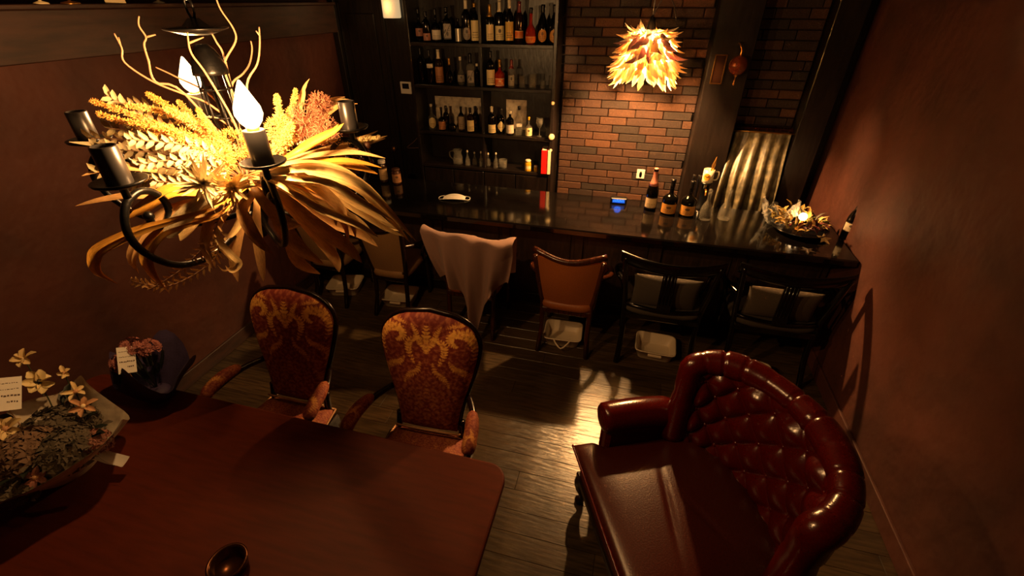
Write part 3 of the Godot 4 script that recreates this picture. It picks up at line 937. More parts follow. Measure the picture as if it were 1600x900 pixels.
func bar_chairs():
	padded_bar_chair(Vector3(-2.40, 0, -3.03), 0.0, "dark framed bar chair beside the left wall, behind the dried leaves", 0.19, M.tan, M.chairwood)
	padded_bar_chair(Vector3(-1.79, 0, -3.00), 0.0, "bar chair with pale tan padded back, left of the blanket", 0.19, M.tan, M.chairwood)
	padded_bar_chair(Vector3(-1.06, 0, -2.93), 0.0, "bar chair hidden under the draped grey blanket", 0.245, M.orange, M.brownwood)
	padded_bar_chair(Vector3(-0.305, 0, -2.90), 0.0, "bar chair with orange tan leather back and glossy brown frame", 0.235, M.orange, M.brownwood)
	splat_bar_chair(Vector3(0.365, 0, -2.93), 0.0, "black wooden bar chair with reeded splat, beside the orange tan chair")
	splat_bar_chair(Vector3(1.11, 0, -2.98), 0.0, "black wooden bar chair with reeded splat, beside the right wall")
	cushion(Vector3(0.365, 0.585, -2.795), Vector3(0.225, 0.135, 0.055), 0.12, 0.0, M.grey, "smooth grey cushion on the black chair beside the orange tan chair")
	cushion(Vector3(1.11, 0.585, -2.845), Vector3(0.225, 0.125, 0.055), 0.12, 0.0, M.fur, "fuzzy grey cushion on the black chair beside the right wall")
	tray(Vector3(-2.41, 0.0005, -3.03), 0.25, "white plastic basket under the chair beside the left wall", false)
	tray(Vector3(-1.83, 0.0005, -2.99), 0.1, "white plastic basket under the pale tan bar chair", false)
	tray(Vector3(-0.325, 0.0005, -2.83), 0.06, "white plastic basket with loop handle under the orange tan chair", true)
	tray(Vector3(0.385, 0.0005, -2.85), -0.04, "white plastic basket under the black chair with the smooth cushion", false)
	tray(Vector3(1.02, 0.0005, -2.72), -0.2, "white plastic basket half hidden behind the red leather armchair", false)
	# blanket over the third chair: hangs short inside the chair, long and gathered behind
	var st := S()
	var bl := func(u: float, v: float, th: float) -> Vector3:
		var s := u * 2.0 - 1.0
		var cx := -1.045
		var ridge_y := 0.885 - 0.015 * s + 0.012 * cos(s * 5.0)
		var ridge_z := -2.645 - 0.07 * s * s
		var x: float = cx + s * 0.345
		var gap: float = 0.035 + 0.035 * smoothstep(0.45, 1.0, s)
		if v < 0.22:
			var t: float = (0.22 - v) / 0.22
			return Vector3(x, ridge_y - 0.26 * t + 0.02 * (1.0 - t) * sin(s * 9.0), ridge_z - gap - 0.03 * t * (1.0 - 2.2 * smoothstep(0.5, 1.0, s)) - th)
		if v < 0.28:
			var t: float = (v - 0.22) / 0.06
			return Vector3(x, ridge_y + (0.022 + th) * sin(t * PI), ridge_z - (gap + th) * cos(t * PI))
		var t: float = (v - 0.28) / 0.72
		var hem: float = lerp(0.30, 0.80, exp(-pow((s - 0.08) / 0.38, 2.0)))
		hem *= 1.0 if s > -0.7 else 1.15
		var draw: float = 1.0 - 0.62 * pow(t, 1.15) * (hem / 0.80)
		var fold: float = (0.012 + 0.045 * t) * sin(s * 11.0 + 1.5 * t) + 0.015 * t * sin(s * 23.0 + 1.0)
		return Vector3(cx + 0.05 * t + s * 0.345 * draw, ridge_y - hem * t, ridge_z + lerp(gap, 0.035, min(1.0, t * 3.0)) + th + 0.045 * t + fold)
	grid(st, 72, 60, func(u, v): return bl.call(u, v, 0.005))
	grid(st, 72, 60, func(u, v): return bl.call(u, v, -0.002), true)
	single("blanket", st, M.blanket, "grey pink fleece blanket draped over a bar chair back", "blanket")

# ---------------------------------------------------------------- chandelier
const CC := Vector3(-1.10, 0.0, -1.055)
const ARM_ANGLES := [-35.0, 36.4, 147.0, 199.2, -82.7]
const ARM_REACH := [0.305, 0.3225, 0.335, 0.383, 0.371]
func chandelier():
	var c := thing("chandelier", "black iron chandelier with candle sleeves and scrolled arms over the table", "chandelier", CC + Vector3(0, 1.66, 0))
	var y0 := 1.66
	var st := S()
	# stem, bottom finial, bell, top dish
	tube(st, [Vector3(0, 1.70 - y0, 0), Vector3(0, 2.20 - y0, 0)], 0.011, 10)
	part("stem", st, M.iron, c)
	st = S()
	lathe(st, [Vector2(0, 0.0), Vector2(0.008, 0.004), Vector2(0.014, 0.02), Vector2(0.008, 0.032), Vector2(0.022, 0.045), Vector2(0.03, 0.07), Vector2(0.022, 0.10), Vector2(0.012, 0.115), Vector2(0, 0.115)], 16)
	part("hub", st, M.iron, c)
	st = S()
	lathe(st, [Vector2(0, 2.135 - y0), Vector2(0.043, 2.135 - y0), Vector2(0.042, 2.145 - y0), Vector2(0.037, 2.17 - y0), Vector2(0.025, 2.193 - y0), Vector2(0.014, 2.205 - y0), Vector2(0, 2.205 - y0)], 20)
	part("bell", st, M.iron, c)
	st = S()
	lathe(st, [Vector2(0, 2.225 - y0), Vector2(0.03, 2.226 - y0), Vector2(0.072, 2.238 - y0), Vector2(0.074, 2.242 - y0), Vector2(0.03, 2.245 - y0), Vector2(0.012, 2.262 - y0), Vector2(0, 2.262 - y0)], 24)
	part("top_dish", st, M.iron, c)
	for k in 8:
		var a := TAU * k / 8.0
		st = S()
		tube(st, [Vector3(cos(a) * 0.036, 2.14 - y0, sin(a) * 0.036), Vector3(cos(a) * 0.040, 2.03 - y0, sin(a) * 0.040), Vector3(cos(a) * 0.018, 1.95 - y0, sin(a) * 0.018)], 0.0022, 5)
		part("cage_wire", st, M.iron, c)
	for rr in [[0.038, 2.10], [0.040, 2.03]]:
		st = S()
		var pts := []
		for i in 17: pts.append(Vector3(cos(TAU * i / 16.0) * rr[0], rr[1] - y0, sin(TAU * i / 16.0) * rr[0]))
		tube(st, pts, 0.0022, 5)
		part("cage_ring", st, M.iron, c)
	# chain to the ceiling
	for k in 11:
		st = S()
		var pts := []
		for i in 13:
			var a := TAU * i / 12.0
			var q := Vector3(cos(a) * 0.011, sin(a) * 0.024, 0)
			pts.append((Basis(Vector3.UP, PI * 0.5) if k % 2 else Basis.IDENTITY) * q + Vector3(0, 2.285 - y0 + k * 0.041, 0))
		tube(st, pts, 0.0032, 6)
		part("chain_link", st, M.iron, c)
	st = S()
	lathe(st, [Vector2(0, TOP - y0 - 0.035), Vector2(0.02, TOP - y0 - 0.03), Vector2(0.055, TOP - y0 - 0.01), Vector2(0.058, TOP - y0), Vector2(0, TOP - y0)], 18)
	part("ceiling_rose", st, M.iron, c)
	var k := 0
	for ang in ARM_ANGLES:
		var a := deg_to_rad(ang)
		var dir := Vector3(cos(a), 0, -sin(a))
		var reach: float = ARM_REACH[k] / 0.35
		var P := func(r: float, y: float) -> Vector3: return dir * r * reach + Vector3(0, y - y0, 0)
		st = S()
		var pts := bez([P.call(0.02, 1.75), P.call(0.10, 1.725), P.call(0.20, 1.71), P.call(0.30, 1.735), P.call(0.365, 1.80), P.call(0.385, 1.865), P.call(0.362, 1.922), P.call(0.315, 1.937), P.call(0.278, 1.91), P.call(0.272, 1.87), P.call(0.296, 1.845), P.call(0.322, 1.856), P.call(0.326, 1.878)], 5)
		tube(st, pts, 0.0085, 8)
		var arm := part("arm", st, M.iron, c)
		st = S()
		ball(st, P.call(0.325, 1.88), Vector3(0.012, 0.012, 0.012), 8, 6)
		part("scroll_end", st, M.iron, arm)
		st = S()
		lathe(st, [Vector2(0, 0.0), Vector2(0.008, 0.0), Vector2(0.008, 0.02), Vector2(0.02, 0.024), Vector2(0.05, 0.034), Vector2(0.053, 0.040), Vector2(0.050, 0.041), Vector2(0.018, 0.031), Vector2(0, 0.031)], 22, P.call(0.35, 1.935))
		part("drip_pan", st, M.iron, arm)
		st = S()
		lathe(st, [Vector2(0, 0.0), Vector2(0.024, 0.0), Vector2(0.0245, 0.003), Vector2(0.0245, 0.080), Vector2(0.023, 0.082), Vector2(0.020, 0.082), Vector2(0.019, 0.068), Vector2(0, 0.068)], 18, P.call(0.35, 1.966))
		part("candle_sleeve", st, M.sleeve, arm)
		if k == 0 or k == 2:
			var at: Vector3 = c.position + P.call(0.35, 2.036)
			var bt := thing("candle_bulb", ["lit flame shaped bulb on the chandelier arm beside the spiky flowers", "", "lit flame shaped bulb on the chandelier arm beneath the curly twigs"][k], "bulb", at, 0.0, "lit chandelier bulbs")
			st = S()
			lathe(st, [Vector2(0, 0.016), Vector2(0.014, 0.018), Vector2(0.024, 0.03), Vector2(0.030, 0.046), Vector2(0.028, 0.062), Vector2(0.018, 0.084), Vector2(0.009, 0.104), Vector2(0.003, 0.116), Vector2(0, 0.118)], 18)
			part("envelope_glow", st, M.bulb, bt)
			st = S()
			lathe(st, [Vector2(0, 0.0), Vector2(0.013, 0.0), Vector2(0.0135, 0.016), Vector2(0, 0.017)], 14)
			part("screw_base", st, M.brass, bt)
			lamp(at + Vector3(0, 0.055, 0), Color(1.0, 0.75, 0.47), 1.25, 0.03)
		k += 1

# ---------------------------------------------------------------- dried flowers on the chandelier
func D(x: float, y: float, off := 0.0) -> Vector3:
	# upright plane through the chandelier's stem (off metres in front of it)
	var n := Vector3(-CC.x, 0, -CC.z).normalized()
	var d := ray(x, y)
	return EYE + d * (((CC + n * off - Vector3(0, 0, 0)) - Vector3(EYE.x, 0, EYE.z)).dot(n) / d.dot(n))
func dried_flowers():
	var r := RandomNumberGenerator.new()
	r.seed = 77
	var straw := leaf_mat(Color(0.93, 0.80, 0.54), 0.4, 0.6, M.leafvein)
	var tanl := leaf_mat(Color(0.84, 0.66, 0.42), 0.4, 0.6, M.leafvein)
	var gold := leaf_mat(Color(0.87, 0.64, 0.25), 0.6, 0.5, M.leafvein)
	var brown := leaf_mat(Color(0.80, 0.62, 0.39), 0.35, 0.65, M.leafvein)
	var pale := leaf_mat(Color(0.80, 0.73, 0.57), 0.35, 0.7, M.leafvein)
	var olive := leaf_mat(Color(0.50, 0.44, 0.28), 0.3, 0.7, M.leafvein)
	var goldf := leaf_mat(Color(0.83, 0.63, 0.31), 0.45, 0.8)
	var yellowf := leaf_mat(Color(0.87, 0.74, 0.44), 0.45, 0.8)
	var pinkf := leaf_mat(Color(0.72, 0.48, 0.36), 0.4, 0.8)
	var twigm := mat(Color(0.58, 0.44, 0.33), 0.75)
	var bt := "curly dried twig rising from the chandelier's middle"
	# curly twigs
	for t in [
		[[[385, 215], [330, 165], [290, 148], [240, 128], [195, 98], [190, 75], [178, 52]], 0.0, [[187, 68], [185, 58]]],
		[[[290, 148], [243, 128], [232, 95], [225, 70], [228, 58], [217, 40], [217, 25]], 0.0, [[228, 58], [243, 54]]],
		[[[372, 205], [325, 120], [300, 85], [294, 62], [293, 42]], 0.05, [[296, 67], [318, 58]]],
		[[[385, 200], [354, 120], [352, 95], [368, 65], [365, 45], [345, 15], [336, -8]], 0.0, []],
		[[[372, 195], [362, 136], [380, 115], [390, 100], [394, 78], [392, 64]], -0.05, []],
		[[[392, 190], [386, 132], [402, 100], [406, 70], [405, 42]], 0.05, [[406, 55], [400, 48]]],
		[[[375, 205], [352, 95], [338, 65], [324, 40]], -0.03, []],
		[[[370, 215], [340, 185], [305, 185]], 0.02, []],
		[[[375, 210], [330, 150], [275, 120], [243, 105]], -0.1, []]]:
		var pts := []
		for q in t[0]: pts.append(D(q[0], q[1], t[1]))
		pts.push_front(CC + Vector3(r.randf_range(-0.02, 0.02), 1.86, r.randf_range(-0.02, 0.02)))
		pts = bez(pts, 5)
		var rad := []
		for i in pts.size(): rad.append(lerp(0.0034, 0.0017, float(i) / pts.size()))
		var o := thing("dried_twig", bt, "twig", pts[0], 0.0, "curly twigs in the chandelier")
		var st := S()
		for i in pts.size(): pts[i] -= o.position
		tube(st, pts, rad, 6)
		part("stem", st, twigm, o)
		if t[2].size():
			st = S()
			tube(st, [D(t[2][0][0], t[2][0][1], t[1]) - o.position, D(t[2][1][0], t[2][1][1], t[1]) - o.position], [0.0028, 0.0015], 5)
			part("side_shoot", st, twigm, o)
	# plumes: a stem thick with tiny florets
	for t in [
		[[350, 235], [250, 195], [145, 158], 0.0, 0.020, goldf], [[350, 225], [285, 180], [232, 148], -0.03, 0.022, goldf], [[345, 240], [240, 205], [155, 178], 0.05, 0.018, goldf],
		[[355, 230], [300, 190], [262, 172], 0.03, 0.022, yellowf], [[350, 245], [290, 210], [200, 190], 0.08, 0.020, goldf], [[355, 240], [330, 205], [310, 172], 0.06, 0.018, goldf], [[350, 250], [300, 225], [255, 200], 0.14, 0.020, goldf], [[350, 235], [270, 180], [200, 165], -0.02, 0.018, yellowf], [[355, 235], [310, 195], [280, 160], -0.08, 0.020, yellowf],
		[[430, 230], [438, 190], [432, 150], 0.0, 0.030, yellowf], [[440, 230], [452, 190], [462, 142], -0.05, 0.026, yellowf], [[425, 240], [445, 215], [455, 195], 0.05, 0.030, yellowf]]:
		plume(t, r)
	for t in [[[335, 248], 0.10, 0.048, goldf, "round golden dried flower head", 900], [[365, 225], 0.05, 0.040, goldf, "round golden dried flower head", 700], [[440, 205], 0.0, 0.046, yellowf, "pale yellow dried flower head behind the front bulb", 800], [[478, 195], -0.02, 0.062, pinkf, "dusty pink wispy smoke bush head", 0], [[508, 205], 0.0, 0.045, pinkf, "dusty pink wispy smoke bush head", 0], [[500, 165], -0.08, 0.04, pinkf, "dusty pink wispy smoke bush head", 0]]:
		var c := D(t[0][0], t[0][1], t[1])
		var st := S(false)
		if t[5] > 0:
			for i in t[5]:
				var d := Vector3(r.randfn(), r.randfn(), r.randfn()).normalized()
				fleck(st, d * t[2] * sqrt(r.randf_range(0.4, 1.0)), d, 0.0055, r)
		else:
			for i in 260:
				var d := Vector3(r.randfn(), r.randfn(), r.randfn()).normalized()
				var d2 := (d + Vector3(r.randfn(), r.randfn(), r.randfn()) * 0.5).normalized()
				var e := (d2 + Vector3(r.randfn(), r.randfn(), r.randfn()) * 0.6).normalized()
				tube(st, [d * t[2] * 0.25, d * t[2] * 0.6, d * t[2] * 0.7 + d2 * t[2] * 0.25, d * t[2] * 0.72 + e * t[2] * 0.42], 0.0009, 3)
		var o := thing("dried_flower_head", t[4], "dried flower", c, 0.0, "dried flower heads on the chandelier")
		var fl := part("florets", st, t[3], o)
		tag(fl, "", "", "", "stuff")
		st = S()
		tube(st, [Vector3.ZERO, (CC + Vector3(0, 1.84, 0) - c)], 0.003, 5)
		part("stem", st, twigm, o)
	# spiky flowers
	for t in [[[318, 287], 0.29, 0.066, pale, "large spiky pale dried flower"], [[362, 294], 0.30, 0.054, straw, "smaller spiky tan dried flower"], [[300, 262], 0.16, 0.04, pale, "half hidden spiky dried flower behind the large one"]]:
		var c := D(t[0][0], t[0][1], t[1])
		var o := thing("spiky_flower", t[4], "dried flower", c, 0.0, "spiky flowers on the chandelier")
		var face := (EYE - c).normalized()
		var fb := Basis.looking_at(-face)
		for i in 52:
			var a := r.randf() * TAU
			var tilt := r.randf_range(0.1, 1.5)
			var d := fb * Vector3(cos(a) * sin(tilt), sin(a) * sin(tilt), cos(tilt))
			var st := S()
			var L: float = t[2] * r.randf_range(0.75, 1.1)
			ribbon(st, [Vector3.ZERO, d * L * 0.35, d * L * 0.7 + face * L * 0.06, d * L + face * L * 0.16], [0.003, 0.0042, 0.0032, 0.0005], face, 0.3)
			part("petal", st, t[3], o)
		var st2 := S()
		ball(st2, Vector3.ZERO, Vector3(0.012, 0.012, 0.012), 8, 6)
		part("core", st2, brown, o)
		st2 = S()
		tube(st2, [Vector3.ZERO, (CC + Vector3(0, 1.82, 0) - c)], 0.003, 5)
		part("stem", st2, twigm, o)
	# leafy sprays: a stem with narrow leaves on both sides
	for t in [
		[[[345, 255], [270, 215], [165, 200]], 0.02, 13, 0.042, 0.0065, olive], [[[345, 262], [250, 240], [150, 232]], 0.08, 14, 0.045, 0.006, pale],
		[[[340, 240], [240, 190], [165, 148]], -0.06, 12, 0.042, 0.006, pale], [[[350, 270], [260, 262], [150, 270]], 0.10, 13, 0.046, 0.007, olive],
		[[[345, 245], [280, 225], [200, 218]], 0.14, 12, 0.04, 0.0055, pale], [[[350, 250], [285, 240], [205, 245]], 0.06, 14, 0.044, 0.005, olive], [[[345, 235], [255, 175], [185, 160]], -0.1, 13, 0.036, 0.005, olive], [[[350, 270], [275, 275], [190, 292]], 0.05, 13, 0.044, 0.0055, olive], [[[350, 255], [255, 225], [135, 215]], -0.05, 15, 0.045, 0.0055, pale], [[[345, 275], [290, 285], [235, 282]], 0.2, 10, 0.034, 0.0045, pale], [[[350, 265], [280, 250], [215, 258]], 0.18, 10, 0.036, 0.0055, pale],
		[[[345, 355], [335, 405], [268, 446], [206, 440]], 0.20, 20, 0.030, 0.0028, straw], [[[360, 300], [330, 370], [285, 420], [235, 452]], 0.22, 16, 0.03, 0.0028, tanl]]:
		var pts := []
		for q in t[0]: pts.append(D(q[0], q[1], t[1]))
		pts.push_front(CC + Vector3(0, 1.84, 0))
		pts = bez(pts, 8)
		var o := thing("leaf_spray", "narrow leaved dried spray fanning out from the chandelier" if t[5] != straw and t[5] != tanl else "thin dried fern frond curving below the chandelier arm", "dried foliage", pts[0], 0.0, "dried leaf sprays on the chandelier" if t[5] != straw and t[5] != tanl else "dried fern fronds on the chandelier")
		for i in pts.size(): pts[i] -= o.position
		var st := S()
		tube(st, pts, 0.0018, 5)
		part("stem", st, twigm, o)
		for i in t[2]:
			for sd in [-1.0, 1.0]:
				var f: float = lerp(0.30, 0.99, (i + (0.5 if sd > 0 else 0.0)) / t[2])
				var x := f * (pts.size() - 1)
				var i0 := int(min(x, pts.size() - 2))
				var p: Vector3 = pts[i0].lerp(pts[i0 + 1], x - i0)
				var tg: Vector3 = (pts[i0 + 1] - pts[i0]).normalized()
				var face := (EYE - o.position - p).normalized()
				var side: Vector3 = tg.cross(face).normalized() * sd
				var d: Vector3 = (tg * 0.75 + side * 0.75 + face * r.randf_range(-0.25, 0.35)).normalized()
				var L: float = t[3] * r.randf_range(0.8, 1.15) * (1.0 - 0.35 * f)
				st = S()
				ribbon(st, [p, p + d * L * 0.3, p + d * L * 0.65 + face * 0.003, p + d * L - tg * 0.003], [0.0012, t[4], t[4] * 0.85, 0.0004], face, 0.35, 0.0008)
				part("leaf", st, t[5], o)
	# single large dried leaves: way points (pixels and metres in front of the stem), width, material
	var many := "large straw coloured dried leaf pointing out over the bar side of the chandelier"
	var hang := "yellow curled strap leaf hanging below the scrolled chandelier arm"
	var dull := "withered leaf drooping under the chandelier"
	var nth := {}
	var own := {
		many: ["longest straw leaf, its frayed tip above the tan bar chair", "straw leaf just below the longest one, tip above the tan chair", "broad tan leaf lying over the longest straw leaf", "slim straw leaf beneath the dark seed pods", "short golden leaf beside the pink smoke bush", "tan leaf folded down beside the front candle arm", "golden leaf beside the dark seed pods", "widest straw leaf under the longest one", "slim straw leaf beside the tip of the longest one", "curled tan leaf behind the lone candle sleeve by the bar", "thin straw leaf beside the white flower spike", "upright tan leaf behind the pink smoke bush"],
		hang: ["long yellow strap leaf curling up at its end below the scrolled arm", "yellow strap leaf hanging to a point below the scrolled arm", "thin straw ribbon leaf curled into a loop below the flowers", "short straw ribbon leaf curled under the spiky flowers", "tan strap leaf hanging behind the long yellow one", "broad golden leaf inside the iron scroll", "broad pale leaf lying across the scrolled iron arm", "broad straw leaf beside the pale one on the iron arm", "tan leaf beside the black candle sleeve's scroll", "withered strap leaf hanging between the fern fronds", "golden twisted leaf hanging under the straw leaves"],
		dull: ["thin withered leaf behind the black candle sleeves", "broad withered leaf under the candle sleeves", "wide withered leaf drooping right under the front candle arm", "wide withered leaf drooping towards the tan bar chair", "withered leaf drooping towards the blanket", "narrow withered leaf hanging straight down under the stem", "narrow withered leaf hanging beside the stem above the brocade chair", "wide withered leaf drooping above the brocade chair", "wide withered leaf drooping behind the front candle arm", "tan withered leaf curling under the front bulb", "tan withered leaf beside the front candle arm"]}
	for t in [
		[[[430, 270], [500, 268], [570, 300], [640, 378]], 0.25, 0.030, straw, many, 0.4], [[[440, 280], [510, 290], [560, 320], [612, 352]], 0.28, 0.028, straw, many, 0.4],
		[[[440, 260], [500, 262], [550, 280], [590, 320]], 0.15, 0.030, tanl, many, 0.45], [[[450, 250], [500, 240], [545, 236], [590, 244]], 0.05, 0.020, straw, many, 0.4],
		[[[450, 245], [480, 228], [510, 212], [522, 200]], 0.1, 0.022, gold, many, 0.5], [[[440, 265], [490, 290], [530, 325], [540, 345]], 0.3, 0.026, tanl, many, 0.45],
		[[[455, 265], [520, 256], [560, 262], [590, 272]], 0.1, 0.022, gold, many, 0.5], [[[430, 285], [490, 320], [550, 345], [580, 362]], 0.3, 0.034, straw, many, 0.4],
		[[[450, 275], [520, 300], [590, 345], [630, 360]], 0.2, 0.022, straw, many, 0.4], [[[440, 230], [490, 190], [520, 162], [548, 156]], -0.12, 0.020, tanl, many, 0.4],
		[[[460, 250], [530, 232], [575, 222], [605, 212]], 0.0, 0.014, straw, many, 0.4], [[[445, 240], [470, 165], [472, 145], [480, 132]], -0.1, 0.012, tanl, many, 0.4],
		[[[345, 320], [270, 345], [215, 362], [160, 388], [148, 405], [152, 425], [176, 438]], 0.28, 0.022, gold, hang, 0.35], [[[350, 330], [290, 350], [250, 365], [228, 395], [236, 425], [254, 448]], 0.26, 0.021, gold, hang, 0.35],
		[[[365, 320], [345, 350], [340, 372], [358, 395], [374, 412], [362, 424], [352, 415]], 0.22, 0.014, straw, hang, 0.3], [[[375, 300], [378, 340], [360, 368], [345, 362]], 0.22, 0.013, straw, hang, 0.3],
		[[[340, 310], [290, 318], [240, 345], [205, 395], [210, 420]], 0.2, 0.018, tanl, hang, 0.35], [[[330, 300], [270, 300], [232, 322], [200, 342]], 0.2, 0.026, gold, hang, 0.4],
		[[[340, 300], [300, 330], [270, 360], [262, 372]], 0.27, 0.032, pale, hang, 0.4], [[[345, 305], [320, 320], [295, 352], [282, 376]], 0.25, 0.034, straw, hang, 0.4], [[[330, 290], [280, 285], [240, 300], [215, 310]], 0.15, 0.024, tanl, hang, 0.4], [[[350, 300], [330, 340], [320, 385], [332, 420]], 0.22, 0.020, brown, hang, 0.4],
		[[[350, 290], [262, 268], [180, 262], [128, 275]], 0.1, 0.016, brown, dull, 0.3], [[[350, 300], [250, 300], [170, 310], [118, 322]], 0.06, 0.014, brown, dull, 0.3], [[[350, 270], [240, 240], [165, 228], [108, 222]], -0.02, 0.014, pale, "pale grey pointed leaf beside the black candle sleeves", 0.3],
		[[[420, 300], [440, 350], [470, 390], [505, 412]], 0.2, 0.036, brown, dull, 0.5], [[[430, 300], [490, 350], [540, 385], [565, 410]], 0.22, 0.036, brown, dull, 0.5], [[[430, 290], [500, 340], [560, 365], [590, 385]], 0.15, 0.030, tanl, dull, 0.5], [[[400, 310], [402, 360], [408, 410], [412, 440]], 0.15, 0.022, brown, dull, 0.5],
		[[[390, 310], [372, 370], [366, 410], [372, 440]], 0.1, 0.024, brown, dull, 0.5], [[[420, 310], [452, 370], [468, 410], [500, 428]], 0.1, 0.034, brown, dull, 0.5], [[[420, 300], [470, 340], [520, 400], [530, 425]], 0.1, 0.032, brown, dull, 0.5], [[[395, 300], [380, 330], [400, 372], [428, 400]], 0.25, 0.026, tanl, dull, 0.5],
		[[[400, 300], [430, 335], [450, 350], [470, 352]], 0.28, 0.030, tanl, dull, 0.5], [[[440, 280], [500, 300], [545, 340], [556, 372]], 0.26, 0.020, gold, hang, 0.35]]:
		nth[t[4]] = nth.get(t[4], -1) + 1
		for copy in (3 if t[4] == many else (2 if t[4] == hang else 1)):
			big_leaf(t, copy, own[t[4]][nth[t[4]]] if own.has(t[4]) else t[4], r)
	seed_pods(r, mat(Color(0.30, 0.17, 0.10), 0.5), twigm)
func big_leaf(t: Array, copy: int, label: String, r: RandomNumberGenerator):
	var pts := []
	var sh := Vector2(r.randf_range(-16, 16), r.randf_range(-12, 12)) if copy else Vector2.ZERO
	var n := 0.0
	for q in t[0]:
		n += 1.0
		var f: float = n / t[0].size()
		pts.append(D(q[0] + sh.x * f, q[1] + sh.y * f, t[1] + (0.03 * copy * (1.0 if sh.x > 0 else -1.0))))
	pts.push_front(CC + Vector3(0, 1.85, 0) + Vector3(r.randf_range(-0.03, 0.03), r.randf_range(-0.02, 0.02), r.randf_range(-0.03, 0.03)))
	var base: Vector3 = pts[0]
	pts = bez(pts, 5)
	for i in pts.size(): pts[i] -= base
	var w := taper(pts.size(), t[2] * (0.62 if copy == 0 else r.randf_range(0.28, 0.5)), 0.6, 0.05)
	var st := S()
	var tw := Vector3(r.randf_range(-0.3, 0.3), r.randf_range(0.3, 1.0), r.randf_range(-0.3, 0.3))
	ribbon(st, pts, w, ((EYE - base).normalized() + tw * 0.6).normalized(), t[5], 0.0012)
	var kind := "straw leaves" if t[0][-1][0] > 480 else "strap leaves"
	if copy: label = "narrow dried " + ("straw leaf on the bar side of the chandelier" if kind == "straw leaves" else "strap leaf on the wall side of the chandelier")
	single("dried_leaf", st, t[3], label, "dried leaf", base, 0.0, ("narrow " if copy else "broad ") + kind + " on the chandelier")
func seed_pods(r: RandomNumberGenerator, brown: Material, twigm: Material):
	# a knot of dark berries and a white spray on the right
	var bb := D(565, 240, 0.02)
	var bo := thing("berry_cluster", "cluster of dark brown dried seed pods beside the black scroll", "dried pods", bb)
	var bmesh_st := S()
	ball(bmesh_st, Vector3.ZERO, Vector3(0.011, 0.013, 0.011), 8, 6)
	var bmesh := fin(bmesh_st)
	for i in 16: node("pod", bmesh, mat(Color(0.20, 0.10, 0.07), 0.35) if i % 3 else brown, bo, Vector3(r.randf_range(-0.03, 0.03), r.randf_range(-0.035, 0.035), r.randf_range(-0.03, 0.03)))
	var bs := S()
	tube(bs, [Vector3.ZERO, CC + Vector3(0, 1.85, 0) - bb], 0.003, 5)
	part("stem", bs, twigm, bo)
	plume([[480, 225], [545, 220], [592, 214], 0.05, 0.012, leaf_mat(Color(0.90, 0.82, 0.60), 0.4, 0.7)], r, "white dried flower spike beside the dark seed pods")
func fleck(st: SurfaceTool, p: Vector3, d: Vector3, s: float, r: RandomNumberGenerator):
	var a := Vector3(r.randfn(), r.randfn(), r.randfn()).normalized() * s
	var b := Vector3(r.randfn(), r.randfn(), r.randfn()).normalized() * s
	tri(st, p, p + a * 0.6, p + d * s * 1.3)
	tri(st, p, p + b * 0.6, p + d * s * 1.2 + a * 0.3)
func plume(t: Array, r: RandomNumberGenerator, label := "golden dried flower plume reaching up from the chandelier"):
	var pts := [CC + Vector3(0, 1.84, 0), D(t[0][0], t[0][1], t[3]), D(t[1][0], t[1][1], t[3]), D(t[2][0], t[2][1], t[3])]
	pts = bez(pts, 6)
	var o := thing("dried_plume", label, "dried flower", pts[0], 0.0, "flower plumes on the chandelier")
	for i in pts.size(): pts[i] -= o.position
	var st := S()
	tube(st, pts, 0.002, 5)
	part("stem", st, M.braid, o)
	st = S(false)
	for i in 1100:
		var f := 1.0 - pow(r.randf(), 1.3) * 0.72
		var x := f * (pts.size() - 1)
		var i0 := int(min(x, pts.size() - 2))
		var p: Vector3 = pts[i0].lerp(pts[i0 + 1], x - i0)
		var tg: Vector3 = (pts[i0 + 1] - pts[i0]).normalized()
		var d := (Vector3(r.randfn(), r.randfn(), r.randfn()).normalized() + tg * 0.6).normalized()
		var lump: float = 0.65 + 0.35 * sin(f * 46.0 + d.x * 3.0)
		fleck(st, p + d * t[4] * (1.12 - f) * 1.6 * lump * sqrt(r.randf()), d, 0.0052, r)
	var fl := part("florets", st, t[5], o)
	tag(fl, "", "", "", "stuff")

